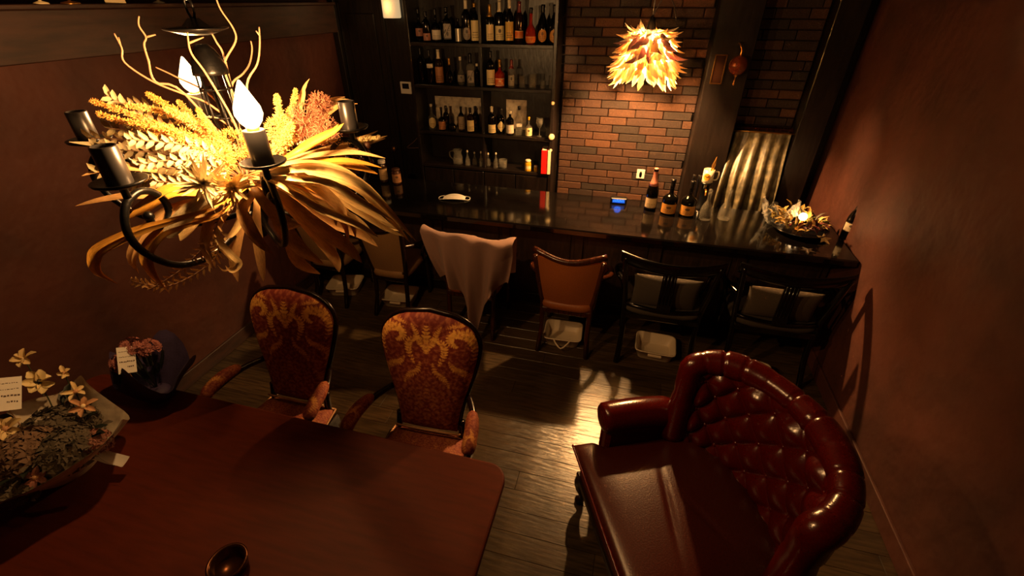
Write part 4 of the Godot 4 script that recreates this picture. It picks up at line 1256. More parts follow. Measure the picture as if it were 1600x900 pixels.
# ---------------------------------------------------------------- bottles
func profile(kind: String, h: float, r: float) -> Array:
	var p := []
	match kind:
		"wine": p = [[0.0, 0.012], [0.55, 0.0], [0.93, 0.002], [1.0, 0.02], [1.0, 0.60], [0.96, 0.65], [0.72, 0.71], [0.42, 0.76], [0.34, 0.80], [0.33, 0.955], [0.38, 0.96], [0.38, 0.99], [0.30, 1.0], [0.0, 1.0]]
		"champ": p = [[0.0, 0.012], [0.6, 0.0], [0.95, 0.003], [1.0, 0.02], [1.0, 0.42], [0.95, 0.50], [0.78, 0.60], [0.52, 0.70], [0.36, 0.78], [0.32, 0.93], [0.38, 0.94], [0.38, 0.985], [0.30, 1.0], [0.0, 1.0]]
		"squat": p = [[0.0, 0.012], [0.6, 0.0], [0.95, 0.003], [1.0, 0.03], [1.0, 0.44], [0.94, 0.50], [0.60, 0.56], [0.32, 0.60], [0.27, 0.64], [0.26, 0.93], [0.31, 0.94], [0.31, 0.99], [0.24, 1.0], [0.0, 1.0]]
		"round": p = [[0.0, 0.012], [0.5, 0.0], [0.75, 0.02], [0.95, 0.12], [1.0, 0.24], [0.93, 0.36], [0.70, 0.46], [0.42, 0.53], [0.30, 0.58], [0.27, 0.92], [0.32, 0.93], [0.32, 0.99], [0.24, 1.0], [0.0, 1.0]]
		"jar": p = [[0.0, 0.01], [0.8, 0.0], [0.97, 0.01], [1.0, 0.05], [1.0, 0.72], [0.92, 0.78], [0.78, 0.82], [0.78, 0.86], [0.86, 0.865], [0.86, 0.99], [0.80, 1.0], [0.0, 1.0]]
		"bell": p = [[0.0, 0.012], [0.7, 0.0], [0.97, 0.01], [1.0, 0.05], [0.96, 0.25], [0.80, 0.45], [0.50, 0.60], [0.30, 0.68], [0.24, 0.74], [0.24, 0.88], [0.32, 0.93], [0.30, 0.98], [0.16, 1.0], [0.0, 1.0]]
		"square": p = [[0.0, 0.01], [0.9, 0.0], [1.0, 0.01], [1.0, 0.60], [0.96, 0.64], [0.50, 0.69], [0.34, 0.71], [0.33, 0.93], [0.40, 0.94], [0.40, 0.99], [0.3, 1.0], [0.0, 1.0]]
		_: p = [[0.0, 0.01], [0.9, 0.0], [1.0, 0.02], [1.0, 0.68], [0.9, 0.73], [0.5, 0.78], [0.32, 0.81], [0.31, 0.95], [0.36, 0.96], [0.36, 0.99], [0.28, 1.0], [0.0, 1.0]]
	var out := []
	for q in p: out.append(Vector2(q[0] * r, q[1] * h))
	return out
func radius_at(prof: Array, y: float) -> float:
	for i in prof.size() - 1:
		if prof[i].y <= y and prof[i + 1].y >= y and prof[i + 1].y > prof[i].y:
			return lerp(prof[i].x, prof[i + 1].x, (y - prof[i].y) / (prof[i + 1].y - prof[i].y))
	return prof[3].x
func patch(prof: Array, y0: float, y1: float, half: float, shape: String) -> SurfaceTool:
	# a paper label that follows the glass: rectangular, oval or diamond
	var st := S()
	grid(st, 14, 10, func(u, v):
		var y: float = lerp(y0, y1, v)
		var s: float = u * 2.0 - 1.0; var t: float = v * 2.0 - 1.0
		if shape == "oval": s *= sqrt(max(0.0, 1.0 - t * t))
		if shape == "diamond": s *= 1.0 - abs(t)
		var a: float = s * half
		var r: float = radius_at(prof, y) + 0.0012
		return Vector3(sin(a) * r, y, cos(a) * r))
	return st
func bottle(at: Vector3, kind: String, h: float, r: float, g: Material, lm: Material, ly: Array, shape: String, cap: Material, capf: float, label: String, group: String, called := "bottle"):
	var o := thing(called, label, called.replace("_", " "), at, atan2(-at.x, -at.z), group)
	var prof := profile(kind, h, r)
	var st := S()
	if kind == "square":
		# flat-sided body: a rounded-square lathe
		var m := prof.size() - 1
		grid(st, 28, m, func(u, v):
			var q: Vector2 = prof[int(round(v * m))]
			var a: float = u * TAU if u < 0.9999 else 0.0
			var e: float = 0.4 if q.y < h * 0.66 else 1.0
			return Vector3(sign(cos(a)) * pow(abs(cos(a)), e) * q.x, q.y, -sign(sin(a)) * pow(abs(sin(a)), e) * q.x))
	else: lathe(st, prof, 18)
	part("glass", st, g, o)
	if lm:
		if kind == "square":
			st = S(false)
			box(st, Vector3(0, h * (ly[0] + ly[1]) * 0.5, r + 0.0006), Vector3(r * 1.5, h * (ly[1] - ly[0]), 0.0016), 0.0004)
		else: st = patch(prof, h * ly[0], h * ly[1], ly[2], shape)
		part("label", st, lm, o)
	if cap:
		st = S()
		var y0 := h * (1.0 - capf)
		var steps := []
		for i in 6:
			var y: float = lerp(y0, h, i / 5.0)
			steps.append(Vector2(radius_at(prof, min(y, h * 0.992)) + 0.0014, y))
		steps.push_front(Vector2(0.0, y0)); steps.append(Vector2(steps[-1].x * 0.8, h + 0.003)); steps.append(Vector2(0, h + 0.003))
		lathe(st, steps, 14)
		part("cap", st, cap, o)
	return o
var lab := {}
func paper(c: Color, ink: Color, style: int) -> Material:
	var k := str(c) + str(style)
	if not lab.has(k):
		var m := mat(Color.WHITE, 0.55)
		m.albedo_texture = print_texture(c, ink, style)
		lab[k] = m
	return lab[k]
func tumbler(at: Vector3, h: float, r: float, g: Material, label: String, group: String, stem := 0.0):
	var st := S()
	if stem > 0.0:
		lathe(st, [Vector2(0, 0), Vector2(r * 0.8, 0), Vector2(r * 0.78, 0.004), Vector2(0.004, 0.01), Vector2(0.0035, stem), Vector2(r * 0.5, stem + 0.012), Vector2(r, stem + h * 0.3), Vector2(r * 0.95, stem + h * 0.6), Vector2(r * 0.82, h), Vector2(r * 0.80, h), Vector2(r * 0.92, stem + h * 0.6), Vector2(r * 0.96, stem + h * 0.3), Vector2(0, stem + 0.016)], 18)
	else:
		lathe(st, [Vector2(0, 0), Vector2(r * 0.85, 0), Vector2(r * 0.9, 0.004), Vector2(r, h), Vector2(r * 0.96, h), Vector2(r * 0.86, 0.012), Vector2(0, 0.01)], 18)
	single("drinking_glass", st, g, label, "glass", at, 0.0, group)
const ORD := ["first", "second", "third", "fourth", "fifth", "sixth", "seventh", "eighth", "ninth", "tenth", "eleventh", "twelfth", "thirteenth", "fourteenth", "fifteenth"]
func bottles_on_shelves():
	var dk := mat(Color(0.022, 0.020, 0.014), 0.07)
	var gr := mat(Color(0.03, 0.045, 0.02), 0.07)
	var br := mat(Color(0.11, 0.045, 0.015), 0.07)
	var am := glass(Color(0.50, 0.17, 0.03), 0.75)
	var re := glass(Color(0.62, 0.13, 0.02), 0.8)
	var cl := glass(Color(0.62, 0.60, 0.54), 0.15)
	M.clear = cl
	var ink := Color(0.20, 0.13, 0.08)
	var cream := paper(Color(0.86, 0.78, 0.56), ink, 1)
	var cream2 := paper(Color(0.88, 0.80, 0.58), ink, 2)
	var white := paper(Color(0.84, 0.80, 0.72), ink, 3)
	var grey := paper(Color(0.56, 0.52, 0.47), Color(0.16, 0.14, 0.13), 6)
	var tan := paper(Color(0.68, 0.46, 0.30), ink, 5)
	var orange := paper(Color(0.80, 0.40, 0.14), Color(0.9, 0.75, 0.5), 9)
	var amber := paper(Color(0.78, 0.53, 0.22), ink, 4)
	var goldp := paper(Color(0.82, 0.66, 0.30), ink, 7)
	var pink := paper(Color(0.62, 0.42, 0.36), ink, 8)
	var silver := mat(Color(0.75, 0.72, 0.64), 0.35, 0.5)
	var capw := mat(Color(0.85, 0.80, 0.68), 0.5)
	var capg := mat(Color(0.70, 0.52, 0.22), 0.35, 0.7)
	var capb := mat(Color(0.05, 0.04, 0.04), 0.4)
	var capr := mat(Color(0.42, 0.10, 0.05), 0.4)
	var capy := mat(Color(0.85, 0.66, 0.12), 0.5)
	# each row runs from the brick wall side; [pixel x, height, radius, kind, glass, label, [from, to, half angle], shape, cap, cap part, words]
	var rows := [
		[SHELF_Y[3], "highest", 66, [
			[865, 0.27, 0.042, "champ", dk, amber, [0.06, 0.40, 0.85], "oval", capb, 0.2, "black bottle with oval amber label"],
			[847, 0.27, 0.042, "champ", dk, amber, [0.06, 0.40, 0.85], "oval", capb, 0.2, "black bottle with oval amber label"],
			[829, 0.25, 0.044, "round", re, orange, [0.05, 0.22, 1.2], "", capb, 0.15, "red round bottle with orange base label"],
			[811, 0.29, 0.036, "wine", br, orange, [0.14, 0.32, 1.1], "", capr, 0.25, "brown bottle with small orange label"],
			[796, 0.30, 0.034, "wine", dk, goldp, [0.08, 0.52, 1.1], "", capw, 0.18, "tall bottle with gold label"],
			[781, 0.30, 0.038, "wine", dk, cream2, [0.08, 0.42, 1.1], "", capw, 0.26, "dark bottle with cream label, white neck"],
			[766, 0.27, 0.036, "wine", gr, cream, [0.08, 0.50, 0.9], "", capg, 0.3, "green bottle with cream label, gold neck"],
			[743, 0.28, 0.036, "wine", dk, cream, [0.06, 0.58, 1.0], "", capg, 0.1, "slim bottle with tall cream label"],
			[730, 0.31, 0.037, "wine", dk, grey, [0.06, 0.38, 0.9], "oval", capw, 0.22, "dark bottle with oval grey label"],
			[717, 0.17, 0.026, "wine", dk, silver, [0.05, 0.6, 1.3], "", capb, 0.1, "small bottle with silver wrap"],
			[700, 0.25, 0.040, "square", dk, grey, [0.10, 0.55, 1.1], "", capb, 0.12, "square bottle with grey label"],
			[683, 0.24, 0.040, "squat", dk, white, [0.06, 0.40, 1.1], "", capb, 0.2, "squat bottle with white label"],
			[668, 0.22, 0.034, "wine", dk, pink, [0.06, 0.30, 1.0], "", capb, 0.15, "dark bottle with low pink label"],
			[657, 0.24, 0.036, "squat", dk, pink, [0.18, 0.42, 1.0], "", capb, 0.15, "dark bottle with high pink label"]]],
		[SHELF_Y[2], "second", 132, [
			[799, 0.21, 0.030, "wine", cl, grey, [0.05, 0.5, 0.9], "", capr, 0.3, "clear bottle with red brown neck"],
			[781, 0.21, 0.044, "squat", re, paper(Color(0.80, 0.36, 0.12), Color(0.93, 0.86, 0.7), 12), [0.05, 0.32, 1.0], "", capg, 0.3, "red brandy bottle with orange label"],
			[767, 0.27, 0.035, "wine", dk, cream, [0.06, 0.50, 1.2], "", capb, 0.2, "black wine bottle with cream label"],
			[746, 0.17, 0.026, "wine", dk, null, [], "", capw, 0.1, "small dark bottle with pale cap"],
			[736, 0.25, 0.036, "square", cl, grey, [0.08, 0.50, 1.0], "", capb, 0.3, "clear square bottle with grey label"],
			[721, 0.22, 0.036, "round", cl, grey, [0.1, 0.4, 0.9], "", capw, 0.12, "clear round bottle with pale cap"],
			[704, 0.21, 0.034, "round", dk, null, [], "", capg, 0.25, "dark round bottle with gold neck"],
			[688, 0.27, 0.036, "wine", br, tan, [0.05, 0.52, 1.2], "", capw, 0.25, "bottle with tall brown paper label"],
			[674, 0.27, 0.032, "wine", dk, white, [0.48, 0.62, 0.9], "", capb, 0.2, "dark bottle with white shoulder label"],
			[661, 0.28, 0.032, "wine", dk, null, [], "", capb, 0.2, "plain dark bottle"]]],
		[SHELF_Y[1], "third", 206, [
			[826, 0.16, 0.030, "squat", cl, cream2, [0.04, 0.46, 1.2], "", capy, 0.14, "small clear bottle with yellow cap"],
			[811, 0.24, 0.032, "square", cl, white, [0.30, 0.42, 0.5], "", capb, 0.12, "tall clear square bottle"],
			[797, 0.20, 0.034, "wine", dk, white, [0.06, 0.48, 1.2], "", capw, 0.1, "dark bottle with wide white label"],
			[783, 0.21, 0.036, "wine", dk, cream, [0.10, 0.55, 1.1], "diamond", capb, 0.2, "dark bottle with diamond cream label"],
			[769, 0.23, 0.034, "wine", dk, cream, [0.05, 0.36, 1.2], "", capw, 0.18, "dark bottle with low cream label"],
			[744, 0.22, 0.034, "wine", dk, null, [], "", capb, 0.2, "plain dark bottle"],
			[736, 0.21, 0.034, "wine", br, cream, [0.06, 0.52, 1.1], "", capb, 0.2, "brown bottle with cream label"],
			[722, 0.21, 0.030, "wine", dk, paper(Color(0.62, 0.55, 0.45), ink, 15), [0.05, 0.66, 1.1], "", capb, 0.12, "bottle with banded grey label"],
			[708, 0.13, 0.036, "round", dk, null, [], "", capb, 0.2, "short round black bottle"],
			[699, 0.21, 0.030, "wine", dk, null, [], "", capb, 0.2, "slim black necked bottle"],
			[692, 0.20, 0.034, "squat", dk, tan, [0.06, 0.42, 1.1], "", capb, 0.2, "dark bottle with brown label"],
			[677, 0.22, 0.036, "squat", cl, cream, [0.06, 0.50, 1.0], "oval", capw, 0.1, "clear bottle with oval cream label"]]]]
	for row in rows:
		var n := 0
		for b in row[3]:
			var z: float = -4.03 if n % 2 == 0 else -4.055
			var p := atz(b[0], row[2], z)
			p.y = row[0]
			bottle(p, b[3], b[1], b[2], b[4], b[5], b[6], b[7], b[8], b[9], "%s, %s from the brick wall on the %s shelf" % [b[10], ORD[n], row[1]], "bottles on the %s shelf" % row[1])
			n += 1
	# glasses
	for q in [[832, 2, 0.11, 0.036, 0.0, "wide tumbler on the second shelf, beside the clear bottle"], [848, 2, 0.06, 0.026, 0.0, "short shot glass on the second shelf"], [862, 2, 0.10, 0.028, 0.0, "slim glass on the second shelf, against the end panel"], [816, 2, 0.09, 0.03, 0.0, "small tumbler on the second shelf, between bottle and wide tumbler"],
		[843, 1, 0.15, 0.034, 0.07, "stemmed wine glass on the third shelf beside the yellow cap"], [857, 1, 0.08, 0.03, 0.0, "tumbler on the third shelf, against the end panel"],
		[786, 0, 0.08, 0.04, 0.0, "round tumbler on the lowest shelf"]]:
		var p := atz(q[0], [262, 209, 135][q[1]], -4.04)
		p.y = SHELF_Y[q[1]]
		tumbler(p, q[2], q[3], cl, q[5], "glasses on the shelves", q[4])
	for k in 5:
		var p := atz([731, 742, 752, 763, 775][k], 256, -4.03 - 0.035 * (k % 2))
		p.y = SHELF_Y[0]
		bottle(p, "bell", 0.14 if k % 2 == 0 else 0.12, 0.024, cl, null, [], "", capw, 0.12, "little clear carafe with pale stopper on the lowest shelf", "little carafes on the lowest shelf", "carafe")
	# glass jug
	var jp := atz(716, 254, -4.04)
	jp.y = SHELF_Y[0]
	var jug := thing("glass_jug", "clear glass jug with handle on the lowest shelf", "jug", jp)
	var st := S()
	lathe(st, [Vector2(0, 0), Vector2(0.04, 0), Vector2(0.048, 0.01), Vector2(0.046, 0.07), Vector2(0.036, 0.11), Vector2(0.044, 0.14), Vector2(0.042, 0.14), Vector2(0.034, 0.11), Vector2(0.043, 0.07), Vector2(0.044, 0.014), Vector2(0, 0.01)], 18)
	part("vessel", st, cl, jug)
	st = S()
	tube(st, bez([Vector3(-0.04, 0.125, 0), Vector3(-0.078, 0.115, 0), Vector3(-0.08, 0.07, 0), Vector3(-0.046, 0.04, 0)], 4), 0.005, 6)
	part("handle", st, cl, jug)
	# yellow jars and the two upright books
	var y1 := atz(825, 262, -4.02); y1.y = SHELF_Y[0]
	bottle(y1, "jar", 0.10, 0.03, glass(Color(0.8, 0.62, 0.12), 0.85), cream, [0.2, 0.5, 1.0], "", capw, 0.14, "small yellow jar on the lowest shelf beside the books", "", "jar")
	var y2 := atz(837, 264, -4.01); y2.y = SHELF_Y[0]
	bottle(y2, "jar", 0.055, 0.016, glass(Color(0.8, 0.62, 0.12), 0.85), null, [], "", capw, 0.2, "tiny yellow jar on the lowest shelf beside the books", "", "jar")
	var b1 := atz(850, 267, -4.0); b1.y = SHELF_Y[0]
	var bk := thing("book", "bright red upright book on the lowest shelf", "book", b1, 0.1)
	part("cover", bx(-0.026, 0, -0.10, 0.026, 0.215, 0.045, 0.003), mat(Color(0.80, 0.06, 0.03), 0.5), bk)
	part("page_block", bx(-0.021, 0.004, -0.101, 0.021, 0.2155, 0.04, 0.001), M.paper, bk)
	var b2 := thing("book", "white upright book beside the red one on the lowest shelf", "book", b1 + Vector3(0.045, 0, 0.0), 0.1)
	part("cover", bx(-0.014, 0, -0.10, 0.014, 0.215, 0.045, 0.003), mat(Color(0.88, 0.82, 0.70), 0.5), b2)
	part("page_block", bx(-0.011, 0.004, -0.101, 0.011, 0.2155, 0.04, 0.001), M.paper, b2)
	# paper sheets pinned behind the bottles of the third shelf
	for q in [[680, 752, "long pale paper sheet behind the bottles on the third shelf"], [791, 823, "small pale paper sheet behind the clear square bottle"]]:
		var a := atz(q[0], 160, -4.22); var b := atz(q[1], 160, -4.22)
		single("paper_sheet", bx(a.x, 1.275, -4.224, b.x, 1.535, -4.222, 0.0), M.paper, q[2], "paper sheet")

# ---------------------------------------------------------------- on the counter
func counter_things():
	var T := 0.90
	var dk := mat(Color(0.022, 0.020, 0.014), 0.05)
	var ink := Color(0.20, 0.13, 0.08)
	var foil := mat(Color(0.80, 0.52, 0.44), 0.35, 0.5)
	bottle(aty(1015, 327, T), "champ", 0.33, 0.046, dk, paper(Color(0.86, 0.76, 0.56), ink, 21), [0.07, 0.34, 1.1], "", foil, 0.40, "champagne bottle with pink foil neck and cream label on the counter", "bottles on the bar counter")
	for q in [[1043, 333, "squat black bottle with amber label, next to the champagne on the counter"], [1072, 336, "squat black bottle with amber label, next to the glass decanters on the counter"]]:
		bottle(aty(q[0], q[1], T), "squat", 0.27, 0.057, dk, paper(Color(0.72, 0.50, 0.20), ink, 22), [0.06, 0.34, 1.15], "", mat(Color(0.05, 0.04, 0.04), 0.3), 0.22, q[2], "bottles on the bar counter")
	for q in [[1100, 342, "clear bell shaped decanter on the counter, beside the amber labelled bottle"], [1130, 342, "clear bell shaped decanter on the counter, beside the curtain"]]:
		var p := aty(q[0], q[1], T)
		var o: Node3D = bottle(p, "bell", 0.21, 0.046, M.clear, null, [], "", null, 0.0, q[2], "decanters on the bar counter", "decanter")
		var st0 := S()
		ball(st0, Vector3(0, 0.222, 0), Vector3(0.014, 0.016, 0.014), 10, 8)
		part("stopper", st0, M.clear, o)
	bottle(aty(1322, 372, T), "champ", 0.30, 0.042, dk, paper(Color(0.84, 0.78, 0.66), ink, 24), [0.20, 0.42, 1.1], "", mat(Color(0.04, 0.03, 0.03), 0.3), 0.3, "black bottle with white label beside the lit wreath", "bottles on the bar counter")
	# jars at the far end
	bottle(aty(601, 284, T), "jar", 0.20, 0.036, mat(Color(0.20, 0.11, 0.06), 0.15), paper(Color(0.80, 0.66, 0.46), ink, 27), [0.10, 0.68, 1.3], "", M.white, 0.13, "tall jar with tan label and white lid on the counter", "", "jar")
	bottle(aty(621, 286, T), "jar", 0.135, 0.040, mat(Color(0.24, 0.13, 0.07), 0.15), paper(Color(0.60, 0.42, 0.27), ink, 28), [0.12, 0.68, 1.2], "", mat(Color(0.25, 0.15, 0.09), 0.4), 0.13, "short brown jar next to the tall jar on the counter", "", "jar")
	# small clock radio with a blue display
	var cp := aty(966, 317, T)
	var ck := thing("digital_clock", "small black digital clock with blue display on the counter", "clock", cp, 0.05)
	part("case", bx(-0.065, 0, -0.03, 0.065, 0.05, 0.03, 0.006), M.black, ck)
	var bm := mat(Color(0.05, 0.25, 0.5), 0.4)
	bm.emission_enabled = true
	bm.emission = Color(0.03, 0.30, 0.75)
	bm.emission_energy_multiplier = 0.9
	var sc := part("display_screen", bx(-0.05, 0.012, 0.03, 0.05, 0.042, 0.032, 0.0005), bm, ck)
	var dm := mat(Color(0.3, 0.7, 0.9), 0.4)
	dm.emission_enabled = true
	dm.emission = Color(0.25, 0.65, 1.0)
	dm.emission_energy_multiplier = 1.0
	for k in 4:
		for s in [[0.0, 0.021, 0.004, 0.010], [0.012, 0.021, 0.004, 0.010], [0.006, 0.036, 0.008, 0.003]]:
			part("digit_segment", bx(-0.042 + k * 0.022 + s[0], s[1], 0.032, -0.042 + k * 0.022 + s[0] + s[2], s[1] + s[3], 0.0328, 0.0), dm, sc)
	lamp(cp + Vector3(0, 0.03, 0.06), Color(0.15, 0.45, 1.0), 0.003, 0.03)
	# face mask
	var mp := aty(710, 311, T)
	var mk := thing("face_mask", "white pleated face mask lying on the black counter", "mask", mp, 0.18)
	var st := S()
	var mf := func(u: float, v: float, th: float) -> Vector3:
		var x := u * 2.0 - 1.0; var z := v * 2.0 - 1.0
		return Vector3(x * 0.092, 0.008 + 0.014 * (1.0 - x * x) * (1.0 - 0.5 * z) + 0.003 * sin(z * 9.0) + th, z * (0.046 - 0.008 * x * x))
	grid(st, 24, 18, func(u, v): return mf.call(u, v, 0.0018), true)
	grid(st, 24, 18, func(u, v): return mf.call(u, v, 0.0))
	part("mask_body", st, M.white, mk)
	for sx in [-1.0, 1.0]:
		st = S()
		tube(st, bez([Vector3(sx * 0.088, 0.014, -0.034), Vector3(sx * 0.122, 0.010, -0.026), Vector3(sx * 0.132, 0.006, 0.0), Vector3(sx * 0.118, 0.005, 0.026), Vector3(sx * 0.088, 0.012, 0.034)], 5), 0.0026, 6)
		part("ear_loop", st, M.white, mk)
	# beer tower with a mug on top
	var bp := aty(1091, 322, T)
	bp.z = -3.64
	bp.x = 0.60
	var bt := thing("beer_tower", "black beer tap tower standing behind the squat bottles", "beer tap", bp)
	st = S()
	lathe(st, [Vector2(0, 0), Vector2(0.055, 0), Vector2(0.055, 0.012), Vector2(0.032, 0.03), Vector2(0.030, 0.19), Vector2(0.045, 0.20), Vector2(0.045, 0.212), Vector2(0, 0.212)], 20)
	part("column", st, M.black, bt)
	st = S()
	tube(st, bez([Vector3(0.0, 0.16, 0.03), Vector3(0.0, 0.162, 0.07), Vector3(0.0, 0.13, 0.085)], 4), 0.008, 8)
	part("spout", st, M.brass, bt)
	for k in 2:
		st = S()
		var pts := []
		for i in 12: pts.append(Vector3(-0.10 + k * 0.04, 0.03 + i * 0.021, 0.0))
		var rr := []
		for i in 12: rr.append(0.012 if i % 2 else 0.0085)
		tube(st, pts, rr, 8)
		part("ribbed_pipe", st, M.black, bt)
	var gp := bp + Vector3(0, 0.2125, 0)
	var mg := thing("beer_mug", "white beer mug with round yellow emblem on the tap tower", "mug", gp, 0.1)
	st = S()
	lathe(st, [Vector2(0, 0), Vector2(0.036, 0), Vector2(0.04, 0.004), Vector2(0.04, 0.10), Vector2(0.037, 0.10), Vector2(0.036, 0.01), Vector2(0, 0.008)], 22)
	part("cup", st, mat(Color(0.90, 0.84, 0.70), 0.3), mg)
	st = S()
	tube(st, bez([Vector3(0.038, 0.085, 0), Vector3(0.07, 0.082, 0), Vector3(0.075, 0.05, 0), Vector3(0.066, 0.022, 0), Vector3(0.038, 0.02, 0)], 4), 0.006, 8)
	part("handle", st, mat(Color(0.90, 0.84, 0.70), 0.3), mg)
	st = S()
	grid(st, 16, 8, func(u, v):
		var a: float = u * TAU if u < 0.9999 else 0.0
		var q: Vector2 = Vector2(cos(a), sin(a)) * v * 0.027
		return Vector3(sin(q.x / 0.0408 - 0.45) * 0.0408, 0.05 + q.y, cos(q.x / 0.0408 - 0.45) * 0.0408))
	var em := part("emblem", st, mat(Color(0.86, 0.58, 0.12), 0.5), mg)
	st = S()
	grid(st, 8, 2, func(u, v): return Vector3(sin((u - 0.5) * 0.8 - 0.45) * 0.0414, 0.047 + v * 0.010 + 0.004 * sin(u * 9.0), cos((u - 0.5) * 0.8 - 0.45) * 0.0414))
	part("emblem_mark", st, mat(Color(0.35, 0.20, 0.06), 0.5), em)
	var hp := bp + Vector3(0.015, 0.3135, -0.005)
	st = S()
	lathe(st, [Vector2(0, 0), Vector2(0.012, 0.002), Vector2(0.010, 0.03), Vector2(0.014, 0.06), Vector2(0.004, 0.12), Vector2(0, 0.13)], 12, Vector3.ZERO, Basis(Vector3.FORWARD, 0.12))
	single("stirrer", st, M.brass, "gold tapered stick standing in the white beer mug", "stick", hp - Vector3(0, 0.03, 0))
	wreath()
func wreath():
	var T := 0.90
	var c := aty(1258, 362, T)
	c = Vector3(min(c.x, 1.24), T, c.z)
	var r := RandomNumberGenerator.new()
	r.seed = 33
	var w := thing("flower_wreath", "dried leaf wreath in a dark dish around a small lit lamp", "wreath", c)
	var st := S()
	lathe(st, [Vector2(0, 0), Vector2(0.13, 0), Vector2(0.16, 0.01), Vector2(0.19, 0.035), Vector2(0.192, 0.04), Vector2(0.185, 0.04), Vector2(0.15, 0.014), Vector2(0, 0.01)], 28)
	part("dish", st, mat(Color(0.03, 0.028, 0.03), 0.12), w)
	var ms := [leaf_mat(Color(0.62, 0.50, 0.22), 0.4), leaf_mat(Color(0.46, 0.44, 0.22), 0.35), leaf_mat(Color(0.80, 0.68, 0.42), 0.4), leaf_mat(Color(0.36, 0.12, 0.10), 0.3), leaf_mat(Color(0.28, 0.26, 0.22), 0.3)]
	var lm := []
	for k in 3:
		st = S()
		var L: float = [0.075, 0.06, 0.085][k]
		ribbon(st, [Vector3.ZERO, Vector3(0, 0.012, L * 0.3), Vector3(0, 0.014, L * 0.65), Vector3(0, 0.002, L)], [0.003, [0.014, 0.017, 0.010][k], [0.013, 0.015, 0.009][k], 0.001], Vector3.UP, 0.4)
		lm.append(fin(st))
	for i in 110:
		var a := r.randf() * TAU
		var rad := 0.125 + r.randfn() * 0.030
		var o := node("leaf", lm[r.randi() % 3], ms[3 if (cos(a) > 0.5 and r.randf() < 0.6) else [0, 1, 2, 4, 0, 2][r.randi() % 6]], w)
		o.transform = Transform3D(Basis(Vector3.UP, a + r.randfn() * 1.0) * Basis(Vector3.RIGHT, -r.randf_range(0.1, 1.2)), Vector3(sin(a) * rad, 0.035 + r.randf() * 0.05, cos(a) * rad))
	var lp := c + Vector3(0.0, 0.011, 0.0)
	var l := thing("small_lamp", "small glowing round lamp in the middle of the wreath", "lamp", lp)
	st = S()
	lathe(st, [Vector2(0, 0), Vector2(0.03, 0), Vector2(0.03, 0.01), Vector2(0.012, 0.02), Vector2(0.012, 0.075), Vector2(0, 0.075)], 14)
	part("foot", st, M.brass, l)
	st = S()
	ball(st, Vector3(0, 0.10, 0), Vector3(0.028, 0.028, 0.028), 16, 12)
	part("bulb", st, M.bulb, l)
	lamp(lp + Vector3(0, 0.10, 0), Color(1.0, 0.75, 0.47), 0.06, 0.025)
	# star ornaments leaning on the dish
	for q in [[1286, 378, 0.3, "cream wooden star ornament leaning against the wreath dish", Color(0.86, 0.74, 0.52)], [1262, 392, -0.5, "small dark star ornament lying in front of the wreath dish", Color(0.20, 0.15, 0.11)]]:
		var p := aty(q[0], q[1], T)
		st = S(false)
		var o := []
		for i in 10:
			var a := TAU * i / 10.0
			var rr: float = 0.050 if i % 2 == 0 else 0.021
			o.append(Vector2(cos(a) * rr, sin(a) * rr))
		for i in 10:
			var A: Vector2 = o[i]; var B: Vector2 = o[(i + 1) % 10]
			tri(st, Vector3(0, 0.012, 0), Vector3(B.x, 0.005, B.y), Vector3(A.x, 0.005, A.y))
			tri(st, Vector3(0, 0.0, 0), Vector3(A.x, 0.0, A.y), Vector3(B.x, 0.0, B.y))
			quad(st, Vector3(B.x, 0.0, B.y), Vector3(A.x, 0.0, A.y), Vector3(A.x, 0.005, A.y), Vector3(B.x, 0.005, B.y))
		var s := single("star_ornament", st, mat(q[4], 0.5), q[3], "ornament", p + Vector3(0, 0.022 if q[2] > 0.0 else 0.0005, 0), q[2])
		if q[2] > 0.0: s.rotation.x = 0.45
	# cellophane wrap standing up beside the wreath
	st = S()
	var cz := FastNoiseLite.new()
	cz.seed = 3; cz.frequency = 9.0
	grid(st, 36, 20, func(u, v):
		var a: float = lerp(-0.4, 3.9, u)
		var rr: float = lerp(0.05, 0.115, pow(v, 0.8)) * (1.0 + 0.35 * cz.get_noise_2d(u * 1.4, v * 0.8))
		return Vector3(cos(a) * rr, v * (0.15 + 0.05 * sin(u * 23.0)), sin(a) * rr * 0.8))
	single("cellophane_wrap", st, glass(Color(0.85, 0.85, 0.82), 0.22), "crumpled clear cellophane wrap standing by the wreath", "wrapping", aty(1212, 352, T) + Vector3(0, 0.001, -0.02))

# ---------------------------------------------------------------- bouquets on the table
func petal_flower(parent: Node, at: Vector3, face: Vector3, n: int, L: float, w: float, m: Material, core: Material, r: RandomNumberGenerator):
	var fb := Basis.looking_at(-face)
	var f := Node3D.new()
	f.name = "flower"
	parent.add_child(f, true)
	f.position = at
	for i in n:
		var a := TAU * i / n + r.randf_range(-0.15, 0.15)
		var d := fb * Vector3(cos(a), sin(a), r.randf_range(-0.1, 0.5)) * r.randf_range(0.7, 1.15)
		var st := S()
		ribbon(st, [d * 0.004, d * L * 0.35 + face * L * 0.10, d * L * 0.75 + face * L * 0.16, d * L + face * L * 0.08], [w * 0.35, w * 0.8, w * 0.8, w * 0.2], (face + Vector3(r.randfn(), r.randfn(), r.randfn()) * 0.35).normalized(), 0.8)
		part("petal", st, m, f)
	var st2 := S()
	ball(st2, face * L * 0.08, Vector3(L, L, L) * 0.24, 10, 8)
	part("flower_centre", st2, core, f)
	st2 = S()
	tube(st2, bez([Vector3.ZERO, Vector3(-at.x * 0.15, -at.y * 0.4, -at.z * 0.15), Vector3(-at.x * 0.7, 0.03 - at.y, -at.z * 0.7)], 5), 0.0025, 5)
	part("stem", st2, mat(Color(0.20, 0.22, 0.12), 0.7), f)
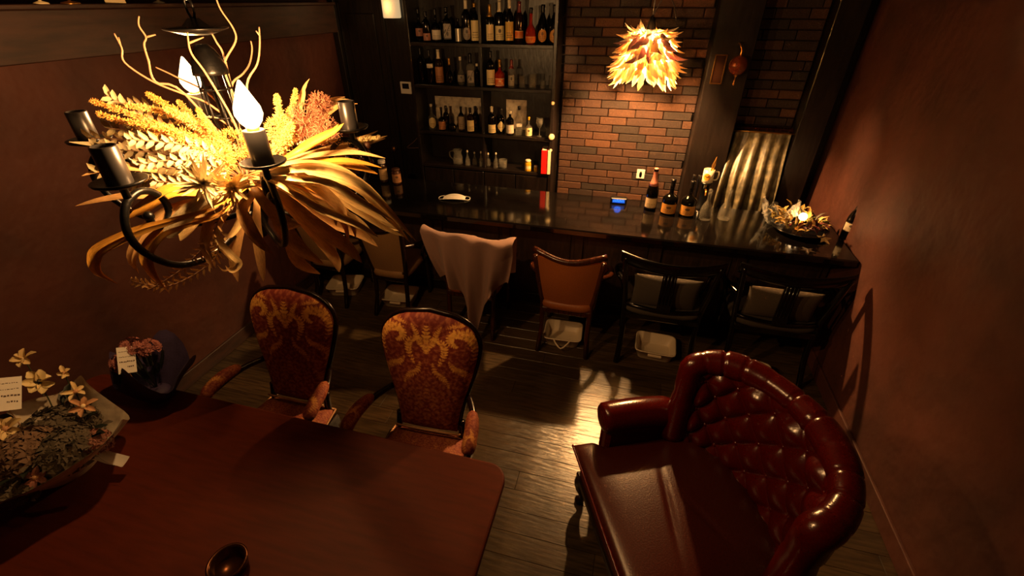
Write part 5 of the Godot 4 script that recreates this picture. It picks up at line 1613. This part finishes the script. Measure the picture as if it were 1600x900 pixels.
func frilly(parent: Node, at: Vector3, size: Vector3, n: int, s: float, m: Material, r: RandomNumberGenerator, called := "flower_head"):
	# a hydrangea-like head: hundreds of small cupped petals
	var st := S(false)
	for i in n:
		var d := Vector3(r.randfn(), r.randfn(), r.randfn()).normalized()
		if d.y < -0.3: d.y = -d.y
		var p := d * size * (0.85 + 0.2 * r.randf())
		var t := d.cross(Vector3(r.randfn(), r.randfn(), r.randfn())).normalized()
		var b := d.cross(t)
		var c := p + d * s * 0.15
		var k := s * r.randf_range(0.7, 1.2)
		for q in 4:
			var a := TAU * q / 4.0
			var e := t * cos(a) + b * sin(a)
			var e2 := t * cos(a + 1.2) + b * sin(a + 1.2)
			tri(st, c, c + e * k * 0.7 + d * k * 0.15, c + e2 * k * 0.75 + d * k * 0.30)
	var o := part(called, st, m, parent, at)
	tag(o, "", "", "", "stuff")
func card(at: Vector3, b: Basis, w: float, h: float, label: String, sd: int):
	var o := thing("message_card", label, "card", at)
	o.basis = b
	part("card_sheet", bx(-w / 2, 0, -0.0006, w / 2, h, 0.0006, 0.0), M.white, o)
	# handwriting and printed characters, too small to read
	var r := RandomNumberGenerator.new()
	r.seed = sd
	var inkm := mat(Color(0.30, 0.22, 0.16), 0.7)
	var st := S(false)
	for l in 4:
		var x := -w * 0.40
		while x < w * 0.38:
			var ln := r.randf_range(0.03, 0.09) * w
			var y: float = h * (0.82 - 0.19 * l)
			if l < 3 or x > 0.0:
				box(st, Vector3(x + ln / 2, y + r.randf_range(-0.01, 0.01) * h, 0.0008), Vector3(ln, h * (0.022 if l < 2 else 0.05), 0.0004), 0.0)
			x += ln + r.randf_range(0.015, 0.04) * w
	part("ink_marks", st, inkm, o)
	st = S()
	tube(st, [Vector3(0, h * 0.2, -0.0025), o.basis.inverse() * Vector3(0, 0.80 - at.y, 0)], 0.0018, 5)
	part("card_stick", st, M.braid, o)
func bouquets():
	var r := RandomNumberGenerator.new()
	r.seed = 55
	var c := Vector3(-2.03, 0.72, -0.64)
	var o := thing("flower_bouquet", "large bouquet in white paper with muted flowers and a white anemone", "bouquet", c)
	# vase-like paper wrap, flaring to an uneven polygonal rim
	var st := S()
	var wrapf := func(u: float, v: float, th: float) -> Vector3:
		var a: float = (u if u < 0.9999 else 0.0) * TAU
		var fl: float = lerp(0.11, 0.285 + 0.05 * max(0.0, cos(a + 0.4)), pow(v, 1.1)) * (1.0 + (0.05 * sin(a * 7.0 + 0.6) + 0.05 * sin(a * 3.0 + 1.0)) * v) * (1.0 - 0.22 * v * max(0.0, sin(a))) + th
		var hh: float = 0.20 + 0.055 * sin(a * 3.0 + 2.2) + 0.035 * sin(a * 5.0)
		return Vector3(cos(a) * fl, v * hh, -sin(a) * fl)
	grid(st, 60, 10, func(u, v): return wrapf.call(u, v, 0.0))
	grid(st, 60, 10, func(u, v): return wrapf.call(u, v, -0.004), true)
	part("paper_wrap", st, M.paper, o)
	st = S()
	tube(st, bez([Vector3(0.20, 0.10, -0.02), Vector3(0.25, 0.095, -0.01), Vector3(0.31, 0.075, -0.015)], 4), 0.001, 4)
	ribbon(st, [Vector3(0.17, 0.09, -0.03), Vector3(0.24, 0.085, -0.03), Vector3(0.30, 0.07, -0.04)], [0.02, 0.022, 0.02], Vector3(0.2, 1, 0.3), 0.1)
	part("ribbon_end", st, M.white, o)
	var dull := leaf_mat(Color(0.44, 0.34, 0.26), 0.25, 0.85)
	var dull2 := leaf_mat(Color(0.34, 0.30, 0.24), 0.25, 0.85)
	var mauve := leaf_mat(Color(0.55, 0.36, 0.30), 0.3, 0.85)
	var creamp := leaf_mat(Color(0.88, 0.78, 0.56), 0.3, 0.6)
	var whitep := leaf_mat(Color(0.92, 0.84, 0.62), 0.3, 0.6)
	var green := leaf_mat(Color(0.10, 0.13, 0.08), 0.2, 0.5)
	var peach := leaf_mat(Color(0.74, 0.56, 0.40), 0.3, 0.7)
	for q in [[Vector3(0.02, 0.15, 0.07), Vector3(0.11, 0.08, 0.10), 360, 0.034, dull], [Vector3(0.13, 0.15, 0.02), Vector3(0.09, 0.07, 0.09), 320, 0.030, dull2], [Vector3(-0.10, 0.14, 0.13), Vector3(0.09, 0.06, 0.08), 240, 0.034, mauve], [Vector3(0.06, 0.11, 0.18), Vector3(0.09, 0.05, 0.06), 180, 0.022, dull2], [Vector3(0.19, 0.14, -0.04), Vector3(0.05, 0.05, 0.05), 110, 0.018, mauve], [Vector3(-0.03, 0.12, -0.05), Vector3(0.14, 0.08, 0.13), 260, 0.026, dull2]]:
		frilly(o, q[0], q[1], q[2], q[3], q[4], r)
	for i in 46:
		var a := r.randf() * TAU
		var d := Vector3(cos(a), r.randf_range(0.3, 1.2), sin(a)).normalized()
		var p := Vector3(cos(a), 0, sin(a)) * r.randf_range(0.06, 0.2) + Vector3(0, r.randf_range(0.10, 0.19), 0)
		var L := r.randf_range(0.05, 0.10)
		st = S()
		ribbon(st, [p, p + d * L * 0.35, p + d * L * 0.7 + Vector3(0, -0.004, 0), p + d * L + Vector3(0, -0.015, 0)], [0.004, 0.014, 0.012, 0.001], Vector3.UP, 0.4)
		part("leaf", st, green if i % 3 else dull2, o)
	var face := (EYE - c).normalized()
	petal_flower(o, aty(60, 597, 0.99) - c, (face + Vector3(0.1, 0.1, 0)).normalized(), 7, 0.052, 0.020, whitep, M.black, r)
	petal_flower(o, aty(38, 562, 1.0) - c, (face + Vector3(-0.2, 0.3, 0.2)).normalized(), 6, 0.045, 0.015, creamp, M.cream, r)
	petal_flower(o, aty(118, 612, 0.96) - c, (face + Vector3(0.5, 0.3, 0)).normalized(), 5, 0.04, 0.010, creamp, peach, r)
	petal_flower(o, aty(130, 635, 0.94) - c, (face + Vector3(0.4, 0.6, 0.2)).normalized(), 6, 0.042, 0.012, peach, M.cream, r)
	petal_flower(o, aty(10, 670, 0.96) - c, (face + Vector3(0.0, 0.5, 0.3)).normalized(), 7, 0.05, 0.016, creamp, peach, r)
	petal_flower(o, aty(100, 583, 0.99) - c, (face + Vector3(0.2, 0.2, 0)).normalized(), 5, 0.03, 0.010, creamp, peach, r)
	petal_flower(o, aty(55, 745, 0.87) - c, (face + Vector3(0.2, -0.2, 0.3)).normalized(), 6, 0.04, 0.012, mauve, peach, r)
	var k1 := aty(8, 642, 0.98)
	card(k1, Basis.looking_at(-(EYE - k1).normalized()) * Basis(Vector3.FORWARD, 0.5) * Basis(Vector3.RIGHT, -0.2), 0.085, 0.13, "white message card stuck in the white paper bouquet", 3)
	# purple wrapped bouquet behind it
	var c2 := Vector3(-1.99, 0.72, -1.035)
	var o2 := thing("flower_bouquet", "small bouquet in dark purple wrapping with dusty pink flowers", "bouquet", c2)
	st = S()
	grid(st, 44, 8, func(u, v):
		var a: float = (u if u < 0.9999 else 0.0) * TAU
		var fl: float = lerp(0.05, 0.155, pow(v, 0.9)) * (1.0 + 0.16 * sin(a * 5.0) * v) * (1.0 - 0.35 * v * max(0.0, -sin(a)))
		var hh: float = 0.20 + 0.07 * sin(a * 4.0 + 0.6)
		return Vector3(cos(a) * fl + 0.09 * v * v * max(0.0, cos(a)), v * hh, -sin(a) * fl))
	part("purple_wrap", st, M.purple, o2)
	st = S()
	ball(st, Vector3(0.0, 0.03, 0), Vector3(0.05, 0.03, 0.05), 14, 8)
	part("wrap_foot", st, M.purple, o2)
	var pk := leaf_mat(Color(0.62, 0.38, 0.34), 0.3, 0.8)
	for q in [Vector3(-0.05, 0.27, -0.02), Vector3(-0.01, 0.24, -0.06), Vector3(-0.07, 0.22, 0.03)]:
		frilly(o2, q, Vector3(0.04, 0.04, 0.04), 70, 0.018, pk, r)
		st = S()
		tube(st, [Vector3.ZERO + Vector3(0, 0.05, 0), q], 0.003, 5)
		part("stem", st, green, o2)
	for i in 16:
		var a := r.randf() * TAU
		var p := Vector3(cos(a) * 0.05, 0.15, sin(a) * 0.05)
		var d := Vector3(cos(a) * 0.5, 1, sin(a) * 0.5).normalized()
		st = S()
		ribbon(st, [p, p + d * 0.03, p + d * 0.06, p + d * 0.09], [0.003, 0.012, 0.010, 0.001], Vector3(cos(a), 0.2, sin(a)), 0.3)
		part("leaf", st, green, o2)
	var k2 := aty(200, 583, 0.93)
	card(k2, Basis.looking_at(-(EYE - k2).normalized()) * Basis(Vector3.FORWARD, 0.35) * Basis(Vector3.UP, 0.5), 0.07, 0.115, "white message card standing between the two bouquets", 8)

# ---------------------------------------------------------------- curtain and things on the walls
func wall_things():
	var st := S()
	var cf := func(u: float, v: float, th: float) -> Vector3:
		var y: float = lerp(1.40, 0.12, v)
		var x: float = lerp(0.80, 1.215, u)
		x -= 0.07 * smoothstep(0.0, 0.4, v) * (1.0 - u)
		var f: float = sin(u * 31.0 + 0.8 * sin(v * 3.0)) * 0.6 + sin(u * 17.0 + 1.3 + v) * 0.4
		return Vector3(x, y, -4.10 + 0.19 * smoothstep(0.0, 0.4, v) * (1.0 - 0.5 * u) + (0.012 + 0.032 * smoothstep(0.0, 0.5, v)) * f + th)
	grid(st, 96, 24, func(u, v): return cf.call(u, v, 0.002), true)
	grid(st, 96, 24, func(u, v): return cf.call(u, v, -0.001))
	var cu := thing("curtain", "grey gold satin curtain with deep folds behind the bar", "curtain", Vector3(1.0, 0.12, -4.1))
	part("cloth", st, M.curtain, cu, -cu.position)
	st = S()
	tube(st, [Vector3(0.766, 1.405, -4.10), Vector3(1.234, 1.405, -4.10)], 0.007, 8)
	part("rod", st, M.brass, cu, -cu.position)
	struct("trim_5", bx(0.765, 1.41, -4.25, 1.235, 1.43, -4.14, 0.003), M.brownwood)
	# thermostat panel
	var tp := atz(635, 137, -4.16)
	var t := thing("wall_panel", "white wall control panel with small dark screen beside the shelf", "control panel", tp)
	part("frame", bx(-0.055, -0.052, 0.0, 0.055, 0.052, 0.014, 0.004), M.white, t)
	part("dark_screen", bx(-0.034, -0.008, 0.013, 0.034, 0.038, 0.0155, 0.001), M.black, t)
	# frosted wall lamp above it
	var lp := Vector3(-2.13, 2.17, -4.06)
	var wl := thing("wall_lamp", "frosted glass wall lamp on the dark panel beside the shelf", "lamp", lp)
	st = S()
	lathe(st, [Vector2(0, 0), Vector2(0.07, 0.0), Vector2(0.075, 0.006), Vector2(0.075, 0.24), Vector2(0.06, 0.25), Vector2(0, 0.25)], 22)
	var gm := tri_mat(M.fine, Vector3(9, 9, 9), 0.5, null, 1.0, Color(0.9, 0.8, 0.6))
	gm.emission_enabled = true
	gm.emission = Color(1.0, 0.85, 0.62)
	gm.emission_energy_multiplier = 0.55
	part("lamp_glass", st, gm, wl)
	st = S(false)
	box(st, Vector3(0, 0.27, -0.045), Vector3(0.12, 0.06, 0.11), 0.006)
	part("bracket", st, M.brass, wl)
	lamp(lp + Vector3(0.0, 0.08, 0.12), Color(1.0, 0.75, 0.47), 0.03, 0.06)
	# white switch plate on the brick
	var sp := atz(1001, 272, -4.19)
	var sw := thing("wall_plate", "small white wall plate with dark oval on the brick wall", "wall plate", sp)
	part("plate", bx(-0.036, -0.043, -0.008, 0.036, 0.043, 0.004, 0.004), M.white, sw)
	st = S()
	ball(st, Vector3(0, -0.004, 0.004), Vector3(0.013, 0.030, 0.004), 16, 8)
	part("dark_oval", st, M.black, sw)
	# shell ornaments on the shelf's end post
	for q in [[880, 162, 0.016, "small round white knob on the shelf end post"], [884, 215, 0.028, "white shell ornament on the shelf end post"], [876, 236, 0.014, "tiny white ornament below the shell on the shelf end post"]]:
		var p := atz(q[0], q[1], -3.97)
		st = S()
		lathe(st, [Vector2(0, 0), Vector2(q[2] * 0.5, 0.0), Vector2(q[2], q[2] * 0.5), Vector2(q[2] * 0.8, q[2] * 0.9), Vector2(0, q[2] * 0.7)], 14, Vector3.ZERO, Basis(Vector3.RIGHT, PI / 2) * Basis(Vector3.FORWARD, 0.4))
		single("shell_ornament", st, M.cream, q[3], "ornament", Vector3(-0.695, p.y, -3.972))
	# wire loop on the dark panel
	st = S()
	tube(st, bez([atz(636, 230, -4.155), atz(646, 222, -4.15), atz(655, 214, -4.15), atz(665, 218, -4.15), atz(664, 229, -4.15), atz(650, 231, -4.155), atz(636, 231, -4.157)], 4), 0.003, 6)
	single("cable_loop", st, mat(Color(0.40, 0.30, 0.26), 0.5), "thin looped cable hanging on the dark panel", "cable")
	# amber globe lamp and glass flask on the pillar
	var gp := Vector3(0.665, 1.90, -3.985)
	var gl := thing("globe_lamp", "unlit amber glass globe lamp with brass finials on the pillar", "lamp", gp)
	st = S()
	ball(st, Vector3(0, 0, 0.075), Vector3(0.062, 0.066, 0.062), 22, 16)
	part("globe", st, glass(Color(0.45, 0.19, 0.06), 0.6), gl)
	st = S()
	tube(st, bez([Vector3(-0.02, 0.13, 0.0), Vector3(-0.02, 0.14, 0.05), Vector3(0.0, 0.10, 0.075), Vector3(0, 0.065, 0.075)], 4), 0.006, 8)
	part("bracket", st, M.brass, gl)
	st = S()
	lathe(st, [Vector2(0, -0.135), Vector2(0.007, -0.13), Vector2(0.007, -0.12), Vector2(0.003, -0.115), Vector2(0.003, -0.08), Vector2(0.012, -0.068), Vector2(0.012, -0.06), Vector2(0, -0.058)], 12, Vector3(0, 0, 0.075))
	part("finial", st, M.brass, gl)
	var fr := thing("picture", "narrow upright dark picture behind glass with metal edges on the pillar", "picture", Vector3(0.548, 1.862, -3.985))
	part("pane", bx(-0.035, -0.095, 0.004, 0.035, 0.095, 0.008, 0.0), glass(Color(0.3, 0.18, 0.12), 0.4), fr)
	for q in [[-0.042, -0.10, -0.035, 0.10], [0.035, -0.10, 0.042, 0.10], [-0.042, -0.10, 0.042, -0.094], [-0.042, 0.094, 0.042, 0.10]]:
		part("frame_edge", bx(q[0], q[1], 0.0, q[2], q[3], 0.014, 0.001), M.brass, fr)
	# figurines on the plate ledge of the left wall
	var k := 0
	for q in [[66, 0.03, "pale stemmed figurine on the left wall ledge"], [112, 0.04, "small trophy with round foot on the left wall ledge"], [250, 0.03, "little glass ornament on the left wall ledge"]]:
		var p := atx(q[0], 9, XL + 0.15)
		p.y = 2.2845
		st = S()
		lathe(st, [Vector2(0, 0), Vector2(q[1], 0), Vector2(q[1] * 0.9, 0.006), Vector2(0.006, 0.012), Vector2(0.005, 0.05), Vector2(0.02, 0.07), Vector2(0.03, 0.10), Vector2(0.022, 0.14), Vector2(0, 0.15)], 16)
		single("figurine", st, [M.cream, M.brass, M.clear][k], q[2], "figurine", p)
		k += 1
	var p2 := atx(183, 9, XL + 0.15)
	p2.y = 2.2845
	var cd := thing("ledge_card", "cream card standing on the left wall ledge", "card", p2, PI / 2 - 0.3)
	var cs := part("card_sheet", bx(-0.045, 0.0, -0.001, 0.045, 0.12, 0.001, 0.0), M.cream, cd)
	cs.rotation.x = -0.12
	var ft := part("card_stand", bx(-0.008, 0.0, -0.03, 0.008, 0.09, -0.028, 0.0), M.cream, cd)
	ft.rotation.x = 0.1
